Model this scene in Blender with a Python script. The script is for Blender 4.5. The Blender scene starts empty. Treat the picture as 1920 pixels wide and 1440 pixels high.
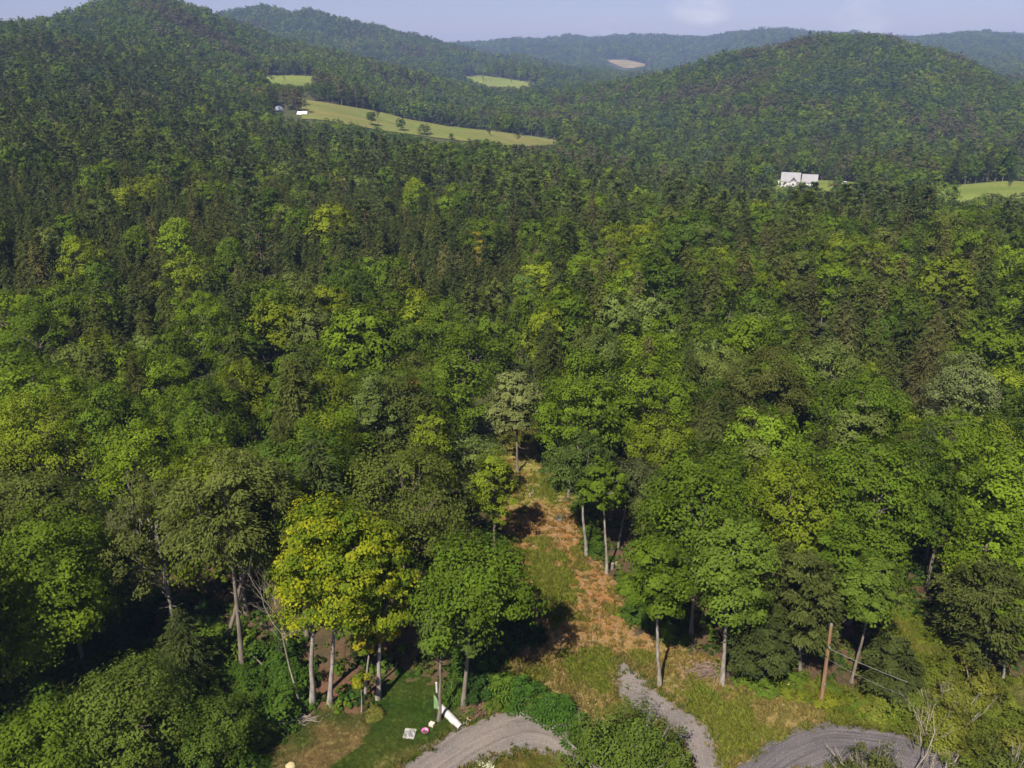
import bpy, math, random
import numpy as np
from mathutils import Vector

# ------------------------------------------------------------------ camera, sky, sun, exposure
scn = bpy.context.scene
COL = scn.collection
F_PX, PITCH, ZC = 1500.0, math.radians(22.1), 52.0      # a drone about 52 m above the drive
cam_data = bpy.data.cameras.new('camera')
cam_data.sensor_fit = 'HORIZONTAL'
cam_data.sensor_width = 36.0
cam_data.lens = 36.0 * F_PX / 1920.0
cam_data.clip_start, cam_data.clip_end = 0.5, 20000.0
cam = bpy.data.objects.new('camera', cam_data)
cam.location = (0, 0, ZC)
cam.rotation_euler = (math.radians(90) - PITCH, 0, 0)
COL.objects.link(cam)
scn.camera = cam

SHADOW_AZ, SUN_EL = math.radians(25), math.radians(49)
world = bpy.data.worlds.new('World')
scn.world = world
world.use_nodes = True
wn, wl = world.node_tree.nodes, world.node_tree.links
bg = wn['Background']
sky = wn.new('ShaderNodeTexSky')
sky.sky_type = 'NISHITA'
sky.sun_disc = False
sky.sun_elevation = SUN_EL
sky.sun_rotation = math.pi + SHADOW_AZ
sky.altitude = 300
sky.air_density, sky.dust_density, sky.ozone_density = 1.0, 0.7, 3.0
bg.inputs['Strength'].default_value = 0.063
# thin, faint clouds spread evenly over the whole sky
wtc = wn.new('ShaderNodeTexCoord')
wmap = wn.new('ShaderNodeMapping'); wmap.inputs['Scale'].default_value = (1, 1, 2.6)
wnz = wn.new('ShaderNodeTexNoise'); wnz.inputs['Scale'].default_value = 7.5; wnz.inputs['Detail'].default_value = 5
wrp = wn.new('ShaderNodeMapRange'); wrp.inputs['From Min'].default_value = 0.54; wrp.inputs['From Max'].default_value = 0.74
wrp.inputs['To Max'].default_value = 0.6
wmx = wn.new('ShaderNodeMix'); wmx.data_type = 'RGBA'
wmx.inputs['B'].default_value = (9.0, 8.8, 8.8, 1)
wtn = wn.new('ShaderNodeMix'); wtn.data_type = 'RGBA'; wtn.blend_type = 'MULTIPLY'; wtn.inputs['Factor'].default_value = 1
wtn.inputs['B'].default_value = (0.87, 0.745, 0.97, 1)
wl.new(wtc.outputs['Generated'], wmap.inputs['Vector'])
wl.new(wmap.outputs['Vector'], wnz.inputs['Vector'])
wl.new(wnz.outputs['Fac'], wrp.inputs['Value'])
wl.new(wrp.outputs['Result'], wmx.inputs['Factor'])
wl.new(sky.outputs['Color'], wtn.inputs['A'])
wl.new(wtn.outputs['Result'], wmx.inputs['A'])
wl.new(wmx.outputs['Result'], bg.inputs['Color'])

sun_data = bpy.data.lights.new('sun', 'SUN')
sun_data.energy = 5.0
sun_data.angle = math.radians(0.55)
sun_data.color = (1.0, 0.93, 0.82)
sun = bpy.data.objects.new('sun', sun_data)
ldir = Vector((math.sin(SHADOW_AZ) * math.cos(SUN_EL), math.cos(SHADOW_AZ) * math.cos(SUN_EL), -math.sin(SUN_EL)))
sun.rotation_euler = ldir.to_track_quat('-Z', 'Y').to_euler()
sun.location = (-60, -80, 120)
COL.objects.link(sun)

scn.view_settings.view_transform = 'Standard'
scn.view_settings.look = 'None'
scn.view_settings.exposure = 0.76
scn.view_settings.gamma = 1.0
scn.view_settings.use_curve_mapping = False
cy = scn.cycles
cy.max_bounces, cy.diffuse_bounces, cy.glossy_bounces = 5, 3, 1
cy.transmission_bounces, cy.transparent_max_bounces, cy.volume_bounces = 3, 4, 0
cy.use_adaptive_sampling, cy.adaptive_threshold = True, 0.02
cy.use_denoising = True
cy.denoiser = 'OPENIMAGEDENOISE'
cy.caustics_reflective = cy.caustics_refractive = False
HAZE_DENSITY = 1.5e-4

# ------------------------------------------------------------------ image measurements <-> world
CP, SP = math.cos(PITCH), math.sin(PITCH)

def ray(px, py):
    u, v = (px - 960) / F_PX, (720 - py) / F_PX
    return u, CP + v * SP, -SP + v * CP

def project(x, y, z):
    """world -> measured photo pixel (1920 x 1440)"""
    dz = z - ZC
    f = y * CP - dz * SP
    f = np.where(np.abs(f) < 1e-6, 1e-6, f)
    up = y * SP + dz * CP
    return 960 + F_PX * x / f, 720 - F_PX * up / f

def dep_at(px_h, py):
    """azimuth and slope (dz per metre) of the sight line in the column that meets the horizon at px_h"""
    az = math.atan2((px_h - 960) / F_PX, 1.0 / CP)
    v = (720 - py) / F_PX
    w = CP + v * SP
    return az, (-SP + v * CP) / math.hypot(w, math.tan(az) * w)

# ------------------------------------------------------------------ terrain
TREE_H = 14.0
COLUMNS = {
    0: [(200, 408), (300, 292), (400, 212), (500, 152), (650, 96), (900, 45), (1300, 90), (3000, 100), (5200, 110)],
    290: [(200, 408), (300, 300), (420, 225), (550, 158), (700, 107), (900, 44), (1150, -2), (1700, 70), (3000, 90), (5200, 110)],
    420: [(200, 408), (300, 315), (420, 248), (520, 208), (600, 182), (750, 145), (950, 85), (1150, 36), (1700, 60), (2300, 40), (3000, 90), (5200, 110)],
    490: [(200, 412), (300, 325), (420, 262), (500, 235), (600, 206, 'g'), (700, 182, 'g'), (850, 160, 'g'), (930, 144, 'g'), (1000, 112), (1250, 62), (1600, 75), (1800, 70), (2200, 26), (2900, 80), (5200, 110)],
    580: [(200, 413), (300, 330), (420, 270), (500, 245), (570, 218, 'g'), (690, 190, 'g'), (850, 160, 'g'), (930, 145, 'g'), (1000, 120), (1180, 93), (1500, 105), (1800, 80), (2200, 36), (2900, 90), (5200, 110)],
    720: [(200, 415), (300, 335), (420, 266), (520, 246), (565, 240, 'g'), (690, 214, 'g'), (740, 196), (900, 166), (1050, 131), (1400, 132), (1800, 100), (2200, 60), (2900, 100), (5200, 110)],
    960: [(200, 418), (300, 345), (420, 290), (520, 272), (560, 269, 'g'), (640, 253, 'g'), (690, 240), (850, 205), (1100, 180), (1300, 166), (1450, 158, 'g'), (1550, 142, 'g'), (1700, 130), (2000, 117), (2400, 125), (3800, 84), (5200, 105)],
    1200: [(200, 425), (300, 372), (420, 328), (550, 290), (700, 250), (850, 206), (980, 158), (1300, 164), (2400, 142), (2800, 133, 'g'), (3100, 115, 'g'), (3900, 77), (5200, 95)],
    1300: [(200, 428), (300, 380), (420, 342), (520, 318), (620, 282), (750, 235), (900, 172), (1000, 128), (1400, 160), (2600, 142), (3900, 77), (5200, 95)],
    1440: [(200, 430), (300, 392), (400, 368), (465, 345, 'g'), (520, 336, 'g'), (600, 292), (750, 218), (900, 150), (1050, 102), (1110, 94), (1600, 150), (3900, 67), (5200, 85)],
    1560: [(200, 432), (300, 394), (400, 374), (455, 354, 'g'), (520, 342, 'g'), (600, 294), (750, 220), (900, 150), (1050, 96), (1150, 74), (1600, 140), (3900, 75), (5200, 90)],
    1680: [(200, 435), (300, 397), (400, 376), (460, 358, 'g'), (520, 348, 'g'), (600, 302), (750, 228), (900, 156), (1050, 104), (1150, 83), (1600, 140), (3900, 82), (5200, 90)],
    1800: [(200, 437), (300, 400), (400, 380), (440, 366, 'g'), (540, 345, 'g'), (600, 308), (750, 238), (900, 170), (1050, 122), (1130, 112), (1650, 150), (3900, 75), (5200, 90)],
    1920: [(200, 440), (300, 402), (400, 382), (440, 364, 'g'), (540, 340, 'g'), (600, 312), (750, 250), (900, 192), (1050, 158), (1200, 160), (1700, 160), (3900, 76), (5200, 90)],
}

def pchip(xk, yk, x):
    xk, yk = np.asarray(xk, float), np.asarray(yk, float)
    h = np.diff(xk); dl = np.diff(yk) / h
    m = np.zeros_like(yk)
    for i in range(1, len(xk) - 1):
        if dl[i - 1] * dl[i] > 0:
            w1, w2 = 2 * h[i] + h[i - 1], h[i] + 2 * h[i - 1]
            m[i] = (w1 + w2) / (w1 / dl[i - 1] + w2 / dl[i])
    m[0], m[-1] = dl[0] * 0.5, dl[-1] * 0.5
    x = np.clip(x, xk[0], xk[-1])
    i = np.clip(np.searchsorted(xk, x) - 1, 0, len(h) - 1)
    t = (x - xk[i]) / h[i]
    return ((1 + 2 * t) * (1 - t) ** 2 * yk[i] + t * (1 - t) ** 2 * h[i] * m[i]
            + t * t * (3 - 2 * t) * yk[i + 1] + t * t * (t - 1) * h[i] * m[i + 1])

NR, R0, R1 = 190, 12.0, 5200.0
RG = R0 * (R1 / R0) ** (np.arange(NR) / (NR - 1))
FINE = np.radians(np.arange(-52, 52.01, 0.3))
BACK = np.radians(np.arange(56, 305, 4.0))
AZ = np.concatenate([FINE, BACK])

def waves(x, y, seed, n, lo, hi):
    r = np.random.default_rng(seed); out = 0
    for _ in range(n):
        a, l, ph = r.uniform(0, 6.283), math.exp(r.uniform(math.log(lo), math.log(hi))), r.uniform(0, 6.283)
        k = 6.283 / l
        out = out + np.sin(k * (x * math.cos(a) + y * math.sin(a)) + ph) / n ** 0.5
    return out

def build_table():
    cols, azs = [], []
    for px, lst in sorted(COLUMNS.items()):
        az = dep_at(px, 110)[0]
        d, z = [0, 60, 120], [0, 0, -0.2]
        for e in lst:
            s = dep_at(px, e[1])[1]
            d.append(e[0]); z.append(ZC + s * e[0] - (0 if len(e) > 2 else TREE_H))
        cols.append(pchip(d, z, RG)); azs.append(az)
    cols = np.array(cols)
    azs = [-math.radians(70)] + azs + [math.radians(70)]
    cols = np.vstack([cols[:1], cols, cols[-1:]])
    Z = np.empty((len(AZ), NR))
    for j in range(NR):
        Z[:, j] = pchip(azs, cols[:, j], np.clip(AZ, -math.radians(60), math.radians(60)))
    back = np.clip((np.abs(np.where(AZ > math.pi, AZ - 2 * math.pi, AZ)) - math.radians(52)) / math.radians(40), 0, 1)
    Z = Z * (1 - back)[:, None]
    X = np.sin(AZ)[:, None] * RG[None]; Y = np.cos(AZ)[:, None] * RG[None]
    amp = np.interp(RG, [0, 90, 250, 550, 1000, 2000, 5200], [0.0, 0.0, 0.8, 1.6, 4.0, 7.0, 9.0])
    lam = waves(X, Y, 5, 14, 60, 420)
    Z += amp * lam
    Z += np.interp(RG, [0, 70, 120, 600], [0.08, 0.10, 0.25, 0.2]) * waves(X, Y, 9, 8, 16, 50)
    return X, Y, Z
TX, TY, TZ = build_table()
NF = len(FINE)

def tz(x, y):
    x, y = np.asarray(x, float), np.asarray(y, float)
    r = np.hypot(x, y)
    a = np.clip((np.arctan2(x, y) - FINE[0]) / (FINE[1] - FINE[0]), 0, NF - 1.001)
    b = np.clip(np.log(np.maximum(r, R0) / R0) / math.log(R1 / R0) * (NR - 1), 0, NR - 1.001)
    i, j = a.astype(int), b.astype(int)
    s, t = a - i, b - j
    return ((1 - s) * (1 - t) * TZ[i, j] + s * (1 - t) * TZ[i + 1, j] + (1 - s) * t * TZ[i, j + 1] + s * t * TZ[i + 1, j + 1])

def hit(px, py, dmin=15, dmax=5000):
    """where the sight line through a photo pixel meets the ground"""
    u, w, z = ray(px, py)
    hl = math.hypot(u, w)
    d = np.concatenate([np.linspace(dmin, min(dmax, 200), 1500), np.geomspace(min(dmax, 200), dmax, 3000)]) if dmax > 200 else np.linspace(dmin, dmax, 2500)
    X, Y, Zr = u / hl * d, w / hl * d, ZC + z / hl * d
    below = np.nonzero(Zr <= tz(X, Y))[0]
    k = below[0] if len(below) else len(d) - 1
    return float(X[k]), float(Y[k]), float(tz(X[k], Y[k]))

def by_top(px, py, h, dmin=25, dmax=900):
    """the spot where a tree of height h has its tip on that sight line"""
    u, w, z = ray(px, py); hl = math.hypot(u, w)
    d = np.linspace(dmin, dmax, 6000)
    X, Y, Zr = u / hl * d, w / hl * d, ZC + z / hl * d
    below = np.nonzero(Zr <= tz(X, Y) + h)[0]
    k = below[0] if len(below) else len(d) - 1
    return float(X[k]), float(Y[k]), float(tz(X[k], Y[k]))

def in_poly(px, py, poly):
    px, py = np.asarray(px, float), np.asarray(py, float)
    c = np.zeros(px.shape, bool); n = len(poly)
    for i in range(n):
        (x1, y1), (x2, y2) = poly[i], poly[i - 1]
        m = (y1 > py) != (y2 > py)
        c ^= m & (px < (x2 - x1) * (py - y1) / ((y2 - y1) or 1e-9) + x1)
    return c

# ------------------------------------------------------------------ mesh + object helpers
def mesh_of(name, V, Q, mats, mi=None, var=None, smooth=False, cols=None, uv=None):
    """V (n,3), Q (m,4) quads; mi material index per face; var float per face; cols colour per vertex"""
    V = np.asarray(V, np.float32); Q = np.asarray(Q, np.int32)
    me = bpy.data.meshes.new(name)
    me.vertices.add(len(V)); me.vertices.foreach_set('co', V.ravel())
    k = Q.shape[1]
    me.loops.add(Q.size); me.loops.foreach_set('vertex_index', Q.ravel())
    me.polygons.add(len(Q)); me.polygons.foreach_set('loop_start', np.arange(0, Q.size, k, dtype=np.int32))
    for m in mats: me.materials.append(m)
    if mi is not None: me.polygons.foreach_set('material_index', np.asarray(mi, np.int32))
    if smooth is not False:
        me.polygons.foreach_set('use_smooth', np.full(len(Q), True) if smooth is True else np.asarray(smooth, bool))
    if var is not None:
        a = me.attributes.new('var', 'FLOAT', 'FACE'); a.data.foreach_set('value', np.asarray(var, np.float32))
    if cols is not None:
        a = me.attributes.new('gcol', 'FLOAT_COLOR', 'POINT'); a.data.foreach_set('color', np.asarray(cols, np.float32).ravel())
    if uv is not None:
        l = me.uv_layers.new(name='UVMap'); l.data.foreach_set('uv', np.asarray(uv, np.float32)[Q.ravel()].ravel())
    me.update(calc_edges=True)
    me.validate()
    return me

def link(name, me, parent=None, loc=None, rz=0, kind=None, mat_scale=None):
    o = bpy.data.objects.new(name, me)
    COL.objects.link(o)
    if loc is not None: o.location = loc
    o.rotation_euler = (0, 0, rz)
    if parent is not None: o.parent = parent
    if kind: o['kind'] = kind
    return o

def tag(o, label, cat, group=None):
    o['label'] = label; o['category'] = cat
    if group: o['group'] = group
    return o

def thing(name, label, cat, loc, rz=0, group=None):
    o = link(name, None, None, loc, rz)
    o.empty_display_size = 0.5
    return tag(o, label, cat, group)

class Soup:
    """collects quads with a material slot and a variation value"""
    def __init__(s): s.v, s.q, s.m, s.a, s.s, s.n = [], [], [], [], [], 0
    def add(s, V, Q, m=0, var=0.5, smooth=False):
        V, Q = np.asarray(V, float), np.asarray(Q, int)
        s.v.append(V); s.q.append(Q + s.n); s.n += len(V)
        s.m.append(np.full(len(Q), m)); s.a.append(np.broadcast_to(np.asarray(var, float), (len(Q),))); s.s.append(np.full(len(Q), smooth))
    def tube(s, pts, radii, sides=6, m=0, var=0.5, cap=True):
        pts, radii = np.asarray(pts, float), np.asarray(radii, float)
        d = np.gradient(pts, axis=0); d /= np.linalg.norm(d, axis=1)[:, None] + 1e-9
        ref = np.where(np.abs(d[:, 2:3]) > 0.9, [[1.0, 0, 0]], [[0, 0, 1.0]])
        a = np.cross(d, ref); a /= np.linalg.norm(a, axis=1)[:, None] + 1e-9
        b = np.cross(d, a)
        th = np.arange(sides) * 2 * math.pi / sides
        ring = pts[:, None] + radii[:, None, None] * (np.cos(th)[None, :, None] * a[:, None] + np.sin(th)[None, :, None] * b[:, None])
        n = len(pts); V = ring.reshape(-1, 3); Q = []
        for i in range(n - 1):
            for k in range(sides):
                k2 = (k + 1) % sides
                Q.append((i * sides + k, i * sides + k2, (i + 1) * sides + k2, (i + 1) * sides + k))
        s.add(V, Q, m, var, True)
        if cap:
            e = (n - 1) * sides
            if sides == 6: s.add(V[e:e + 6], [(0, 1, 2, 3), (0, 3, 4, 5)], m, var)
            elif sides == 4: s.add(V[e:e + 4], [(0, 1, 2, 3)], m, var)
            elif sides == 8: s.add(V[e:e + 8], [(0, 1, 2, 3), (0, 3, 4, 7), (4, 5, 6, 7)], m, var)
    def box(s, c, size, m=0, var=0.5, rz=0, top=(1, 1), shift=(0, 0)):
        hx, hy, hz = size[0] / 2, size[1] / 2, size[2] / 2
        P = np.array([(x * hx * (top[0] if z > 0 else 1) + (shift[0] if z > 0 else 0), y * hy * (top[1] if z > 0 else 1) + (shift[1] if z > 0 else 0), z * hz)
                      for z in (-1, 1) for x, y in ((-1, -1), (1, -1), (1, 1), (-1, 1))])
        ca, sa = math.cos(rz), math.sin(rz)
        P = np.stack([P[:, 0] * ca - P[:, 1] * sa, P[:, 0] * sa + P[:, 1] * ca, P[:, 2]], 1) + np.asarray(c)
        s.add(P, [(0, 3, 2, 1), (4, 5, 6, 7), (0, 1, 5, 4), (1, 2, 6, 5), (2, 3, 7, 6), (3, 0, 4, 7)], m, var)
    def diamonds(s, C, T, N, L, W, m=0, var=0.5):
        """leaf-shaped quads at C, along T, facing N"""
        T = T / (np.linalg.norm(T, axis=1)[:, None] + 1e-9)
        B = np.cross(N, T); B /= np.linalg.norm(B, axis=1)[:, None] + 1e-9
        L, W = np.broadcast_to(L, (len(C),))[:, None], np.broadcast_to(W, (len(C),))[:, None]
        V = np.stack([C - T * L / 2, C + B * W / 2 - T * L * 0.06, C + T * L / 2, C - B * W / 2 - T * L * 0.06], 1).reshape(-1, 3)
        Q = np.arange(len(V)).reshape(-1, 4)
        s.add(V, Q, m, var)
    def mesh(s, name, mats):
        return mesh_of(name, np.concatenate(s.v), np.concatenate(s.q), mats, np.concatenate(s.m), np.concatenate(s.a), np.concatenate(s.s))
    def tris(s): return 2 * sum(len(q) for q in s.q)

def unit(r, n, zmin=-1.0):
    z = r.uniform(zmin, 1, n); a = r.uniform(0, 2 * math.pi, n); q = np.sqrt(1 - z * z)
    return np.stack([q * np.cos(a), q * np.sin(a), z], 1)

# ------------------------------------------------------------------ materials
def new_mat(name):
    m = bpy.data.materials.new(name); m.use_nodes = True
    n = m.node_tree.nodes; l = m.node_tree.links
    n.clear()
    out = n.new('ShaderNodeOutputMaterial')
    return m, n, l, out

def mixrgb(n, l, a, b, fac, mode='MIX'):
    x = n.new('ShaderNodeMix'); x.data_type = 'RGBA'; x.blend_type = mode
    for key, v in (('A', a), ('B', b), ('Factor', fac)):
        if isinstance(v, (int, float)): x.inputs[key].default_value = v
        elif isinstance(v, tuple): x.inputs[key].default_value = (*v, 1)
        else: l.new(v, x.inputs[key])
    return x.outputs['Result']

def noise(n, l, scale, detail=4, vec=None, rough=0.6):
    t = n.new('ShaderNodeTexNoise'); t.inputs['Scale'].default_value = scale; t.inputs['Detail'].default_value = detail
    t.inputs['Roughness'].default_value = rough
    if vec is not None: l.new(vec, t.inputs['Vector'])
    return t.outputs['Fac']

def mrange(n, l, v, a, b, c, d):
    t = n.new('ShaderNodeMapRange')
    for k, x in (('From Min', a), ('From Max', b), ('To Min', c), ('To Max', d)): t.inputs[k].default_value = x
    l.new(v, t.inputs['Value'])
    return t.outputs['Result']

def leaf_mat(name, trans=0.40, second=None, lo=0.72, hi=1.38, warm=(1.35, 1.06, 0.7)):
    m, n, l, out = new_mat(name)
    at = n.new('ShaderNodeAttribute'); at.attribute_type = 'INSTANCER'; at.attribute_name = 'tint'
    va = n.new('ShaderNodeAttribute'); va.attribute_type = 'GEOMETRY'; va.attribute_name = 'var'
    col = at.outputs['Color']
    if second:
        col = mixrgb(n, l, second, col, mrange(n, l, va.outputs['Fac'], 0.3, 0.8, 0.1, 1))
    oi = n.new('ShaderNodeObjectInfo')
    wf = mrange(n, l, oi.outputs['Random'], 0, 1, -0.1, 0.28)
    col = mixrgb(n, l, col, mixrgb(n, l, col, warm, 1.0, 'MULTIPLY'), wf)
    val = mrange(n, l, va.outputs['Fac'], 0, 1, lo, hi)
    col = mixrgb(n, l, col, val, 1.0, 'MULTIPLY')
    d = n.new('ShaderNodeBsdfDiffuse'); t = n.new('ShaderNodeBsdfTranslucent'); mx = n.new('ShaderNodeMixShader')
    l.new(col, d.inputs['Color'])
    l.new(mixrgb(n, l, col, (1.15, 1.1, 0.7), 1.0, 'MULTIPLY'), t.inputs['Color'])
    mx.inputs['Fac'].default_value = trans
    l.new(d.outputs[0], mx.inputs[1]); l.new(t.outputs[0], mx.inputs[2])
    l.new(mx.outputs[0], out.inputs['Surface'])
    return m

def plain(name, c1, c2=None, scale=3.0, rough=0.8, stretch=(1, 1, 1), bump=0.0, metal=0.0, spec=0.3, detail=5):
    m, n, l, out = new_mat(name)
    p = n.new('ShaderNodeBsdfPrincipled')
    p.inputs['Roughness'].default_value = rough; p.inputs['Metallic'].default_value = metal
    p.inputs['Specular IOR Level'].default_value = spec
    tc = n.new('ShaderNodeTexCoord'); mp = n.new('ShaderNodeMapping'); mp.inputs['Scale'].default_value = stretch
    l.new(tc.outputs['Object'], mp.inputs['Vector'])
    f = noise(n, l, scale, detail, mp.outputs['Vector'])
    col = mixrgb(n, l, c1, c2 or tuple(0.7 * k for k in c1), mrange(n, l, f, 0.35, 0.68, 0, 1))
    l.new(col, p.inputs['Base Color'])
    if bump:
        b = n.new('ShaderNodeBump'); b.inputs['Strength'].default_value = bump; b.inputs['Distance'].default_value = 0.05
        l.new(f, b.inputs['Height']); l.new(b.outputs['Normal'], p.inputs['Normal'])
    l.new(p.outputs[0], out.inputs['Surface'])
    return m

def ground_mat(name, use_col=True, base=(0.07, 0.05, 0.03), far=None):
    m, n, l, out = new_mat(name)
    d = n.new('ShaderNodeBsdfDiffuse')
    tc = n.new('ShaderNodeTexCoord')
    if use_col:
        a = n.new('ShaderNodeAttribute'); a.attribute_name = 'gcol'; col = a.outputs['Color']
    else:
        col = mixrgb(n, l, base, far or base, noise(n, l, 0.02, 4, tc.outputs['Object']))
    f1 = noise(n, l, 2.4, 6, tc.outputs['Object'], 0.7)
    f2 = noise(n, l, 9.0, 3, tc.outputs['Object'], 0.7)
    col = mixrgb(n, l, col, mrange(n, l, f1, 0.3, 0.7, 0.78, 1.22), 1.0, 'MULTIPLY')
    col = mixrgb(n, l, col, mrange(n, l, f2, 0.3, 0.7, 0.70, 1.30), 1.0, 'MULTIPLY')
    l.new(col, d.inputs['Color'])
    b = n.new('ShaderNodeBump'); b.inputs['Strength'].default_value = 0.7; b.inputs['Distance'].default_value = 0.12
    l.new(f2, b.inputs['Height']); l.new(b.outputs['Normal'], d.inputs['Normal'])
    l.new(d.outputs[0], out.inputs['Surface'])
    return m

def gravel_mat(name, c1, c2, tracks):
    m, n, l, out = new_mat(name)
    d = n.new('ShaderNodeBsdfDiffuse')
    tc = n.new('ShaderNodeTexCoord')
    uv = n.new('ShaderNodeUVMap')
    mp = n.new('ShaderNodeMapping'); mp.inputs['Scale'].default_value = (1.0, 0.035, 1)   # u across, v along (metres)
    l.new(uv.outputs['UV'], mp.inputs['Vector'])
    streak = noise(n, l, 2.6, 5, mp.outputs['Vector'], 0.7)
    grit = noise(n, l, 11, 3, tc.outputs['Object'], 0.75)
    big = noise(n, l, 0.35, 4, tc.outputs['Object'])
    vo = n.new('ShaderNodeTexVoronoi'); vo.inputs['Scale'].default_value = 5.0; l.new(tc.outputs['Object'], vo.inputs['Vector'])
    col = mixrgb(n, l, c1, c2, mrange(n, l, big, 0.35, 0.65, 0, 1))
    col = mixrgb(n, l, col, mrange(n, l, streak, 0.36, 0.64, 1 - tracks, 1 + tracks), 1.0, 'MULTIPLY')
    col = mixrgb(n, l, col, mrange(n, l, grit, 0.3, 0.7, 0.72, 1.28), 1.0, 'MULTIPLY')
    fleck = mrange(n, l, vo.outputs['Distance'], 0.10, 0.18, 0.55, 0.0)
    col = mixrgb(n, l, col, (0.46, 0.44, 0.41), fleck)
    l.new(col, d.inputs['Color'])
    b = n.new('ShaderNodeBump'); b.inputs['Strength'].default_value = 0.6; b.inputs['Distance'].default_value = 0.08
    ad = n.new('ShaderNodeMath'); ad.operation = 'ADD'; l.new(streak, ad.inputs[0]); l.new(grit, ad.inputs[1])
    l.new(ad.outputs[0], b.inputs['Height']); l.new(b.outputs['Normal'], d.inputs['Normal'])
    l.new(d.outputs[0], out.inputs['Surface'])
    return m

M_LEAF = leaf_mat('broad_leaf')
M_MAPLE = leaf_mat('turning_maple_leaf', second=(0.095, 0.16, 0.014), trans=0.4, warm=(1.06, 0.98, 0.9))
M_NEEDLE = leaf_mat('conifer_needle', trans=0.2, lo=0.6, hi=1.5, warm=(1.45, 1.05, 0.75))
M_GRASS = leaf_mat('grass_blade', trans=0.3, lo=0.7, hi=1.35)
M_BARK = plain('grey_bark', (0.21, 0.175, 0.135), (0.10, 0.082, 0.062), 5, 0.9, (1, 1, 0.25), 0.5)
M_PALEBARK = plain('pale_bark', (0.32, 0.285, 0.24), (0.13, 0.11, 0.088), 4, 0.9, (1, 1, 0.3), 0.4)
M_DEAD = plain('bleached_dead_wood', (0.36, 0.31, 0.25), (0.2, 0.16, 0.12), 6, 0.9, (1, 1, 0.3), 0.4)
M_PINEBARK = plain('pine_bark', (0.15, 0.095, 0.065), (0.08, 0.052, 0.038), 6, 0.9, (1, 1, 0.3), 0.5)

# ------------------------------------------------------------------ plant shapes
def limb_path(r, a, b, n=4, sag=0.12):
    t = np.linspace(0, 1, n)[:, None]
    p = a * (1 - t) + b * t
    off = r.normal(0, 1, 3) * np.linalg.norm(b - a) * 0.06
    p = p + np.sin(t * math.pi) * (off + np.array([0, 0, -sag * np.linalg.norm(b - a) * 0.5]))
    return p

def leaves_on(sp, r, C, c, nrm, nleaf, leaf, flat=0.55, m=0, base_var=None, aspect=0.7, droop=0.0):
    """clumps: centres C (k,3), radius c (k,), outward nrm (k,3)"""
    k = len(C)
    idx = np.repeat(np.arange(k), nleaf)
    n = len(idx)
    p = unit(r, n) * (r.uniform(0, 1, n) ** 0.45)[:, None]
    p[:, 2] = p[:, 2] * flat * r.uniform(0.75, 1.2, k)[idx] + 0.12 * p[:, 2] ** 2
    # tilt clump plate a little outward
    P = C[idx] + p * c[idx][:, None]
    P[:, 2] += -0.28 * c[idx] * (np.sum(p[:, :2] ** 2, 1))
    N = np.array([0, 0, 0.45]) + 0.95 * nrm[idx] + 0.55 * p + r.normal(0, 0.30, (n, 3))
    N /= np.linalg.norm(N, axis=1)[:, None] + 1e-9
    T = np.cross(N, r.normal(0, 1, (n, 3)))
    if droop: T = nrm[idx] * [1, 1, 0.2] + p + np.array([0, 0, -droop]) + r.normal(0, 0.35, (n, 3))
    s = leaf * r.uniform(0.55, 1.4, n)
    cv = r.uniform(0.15, 0.85, k) if base_var is None else base_var
    v = np.clip(cv[idx] + r.normal(0, 0.11, n), 0, 1)
    if nleaf <= 20: v = 0.5 + 0.5 * (v - 0.5)          # far shapes: finer, calmer foliage
    sp.diamonds(P, T, N, s, s * aspect * r.uniform(0.8, 1.2, n), m, v)

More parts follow.
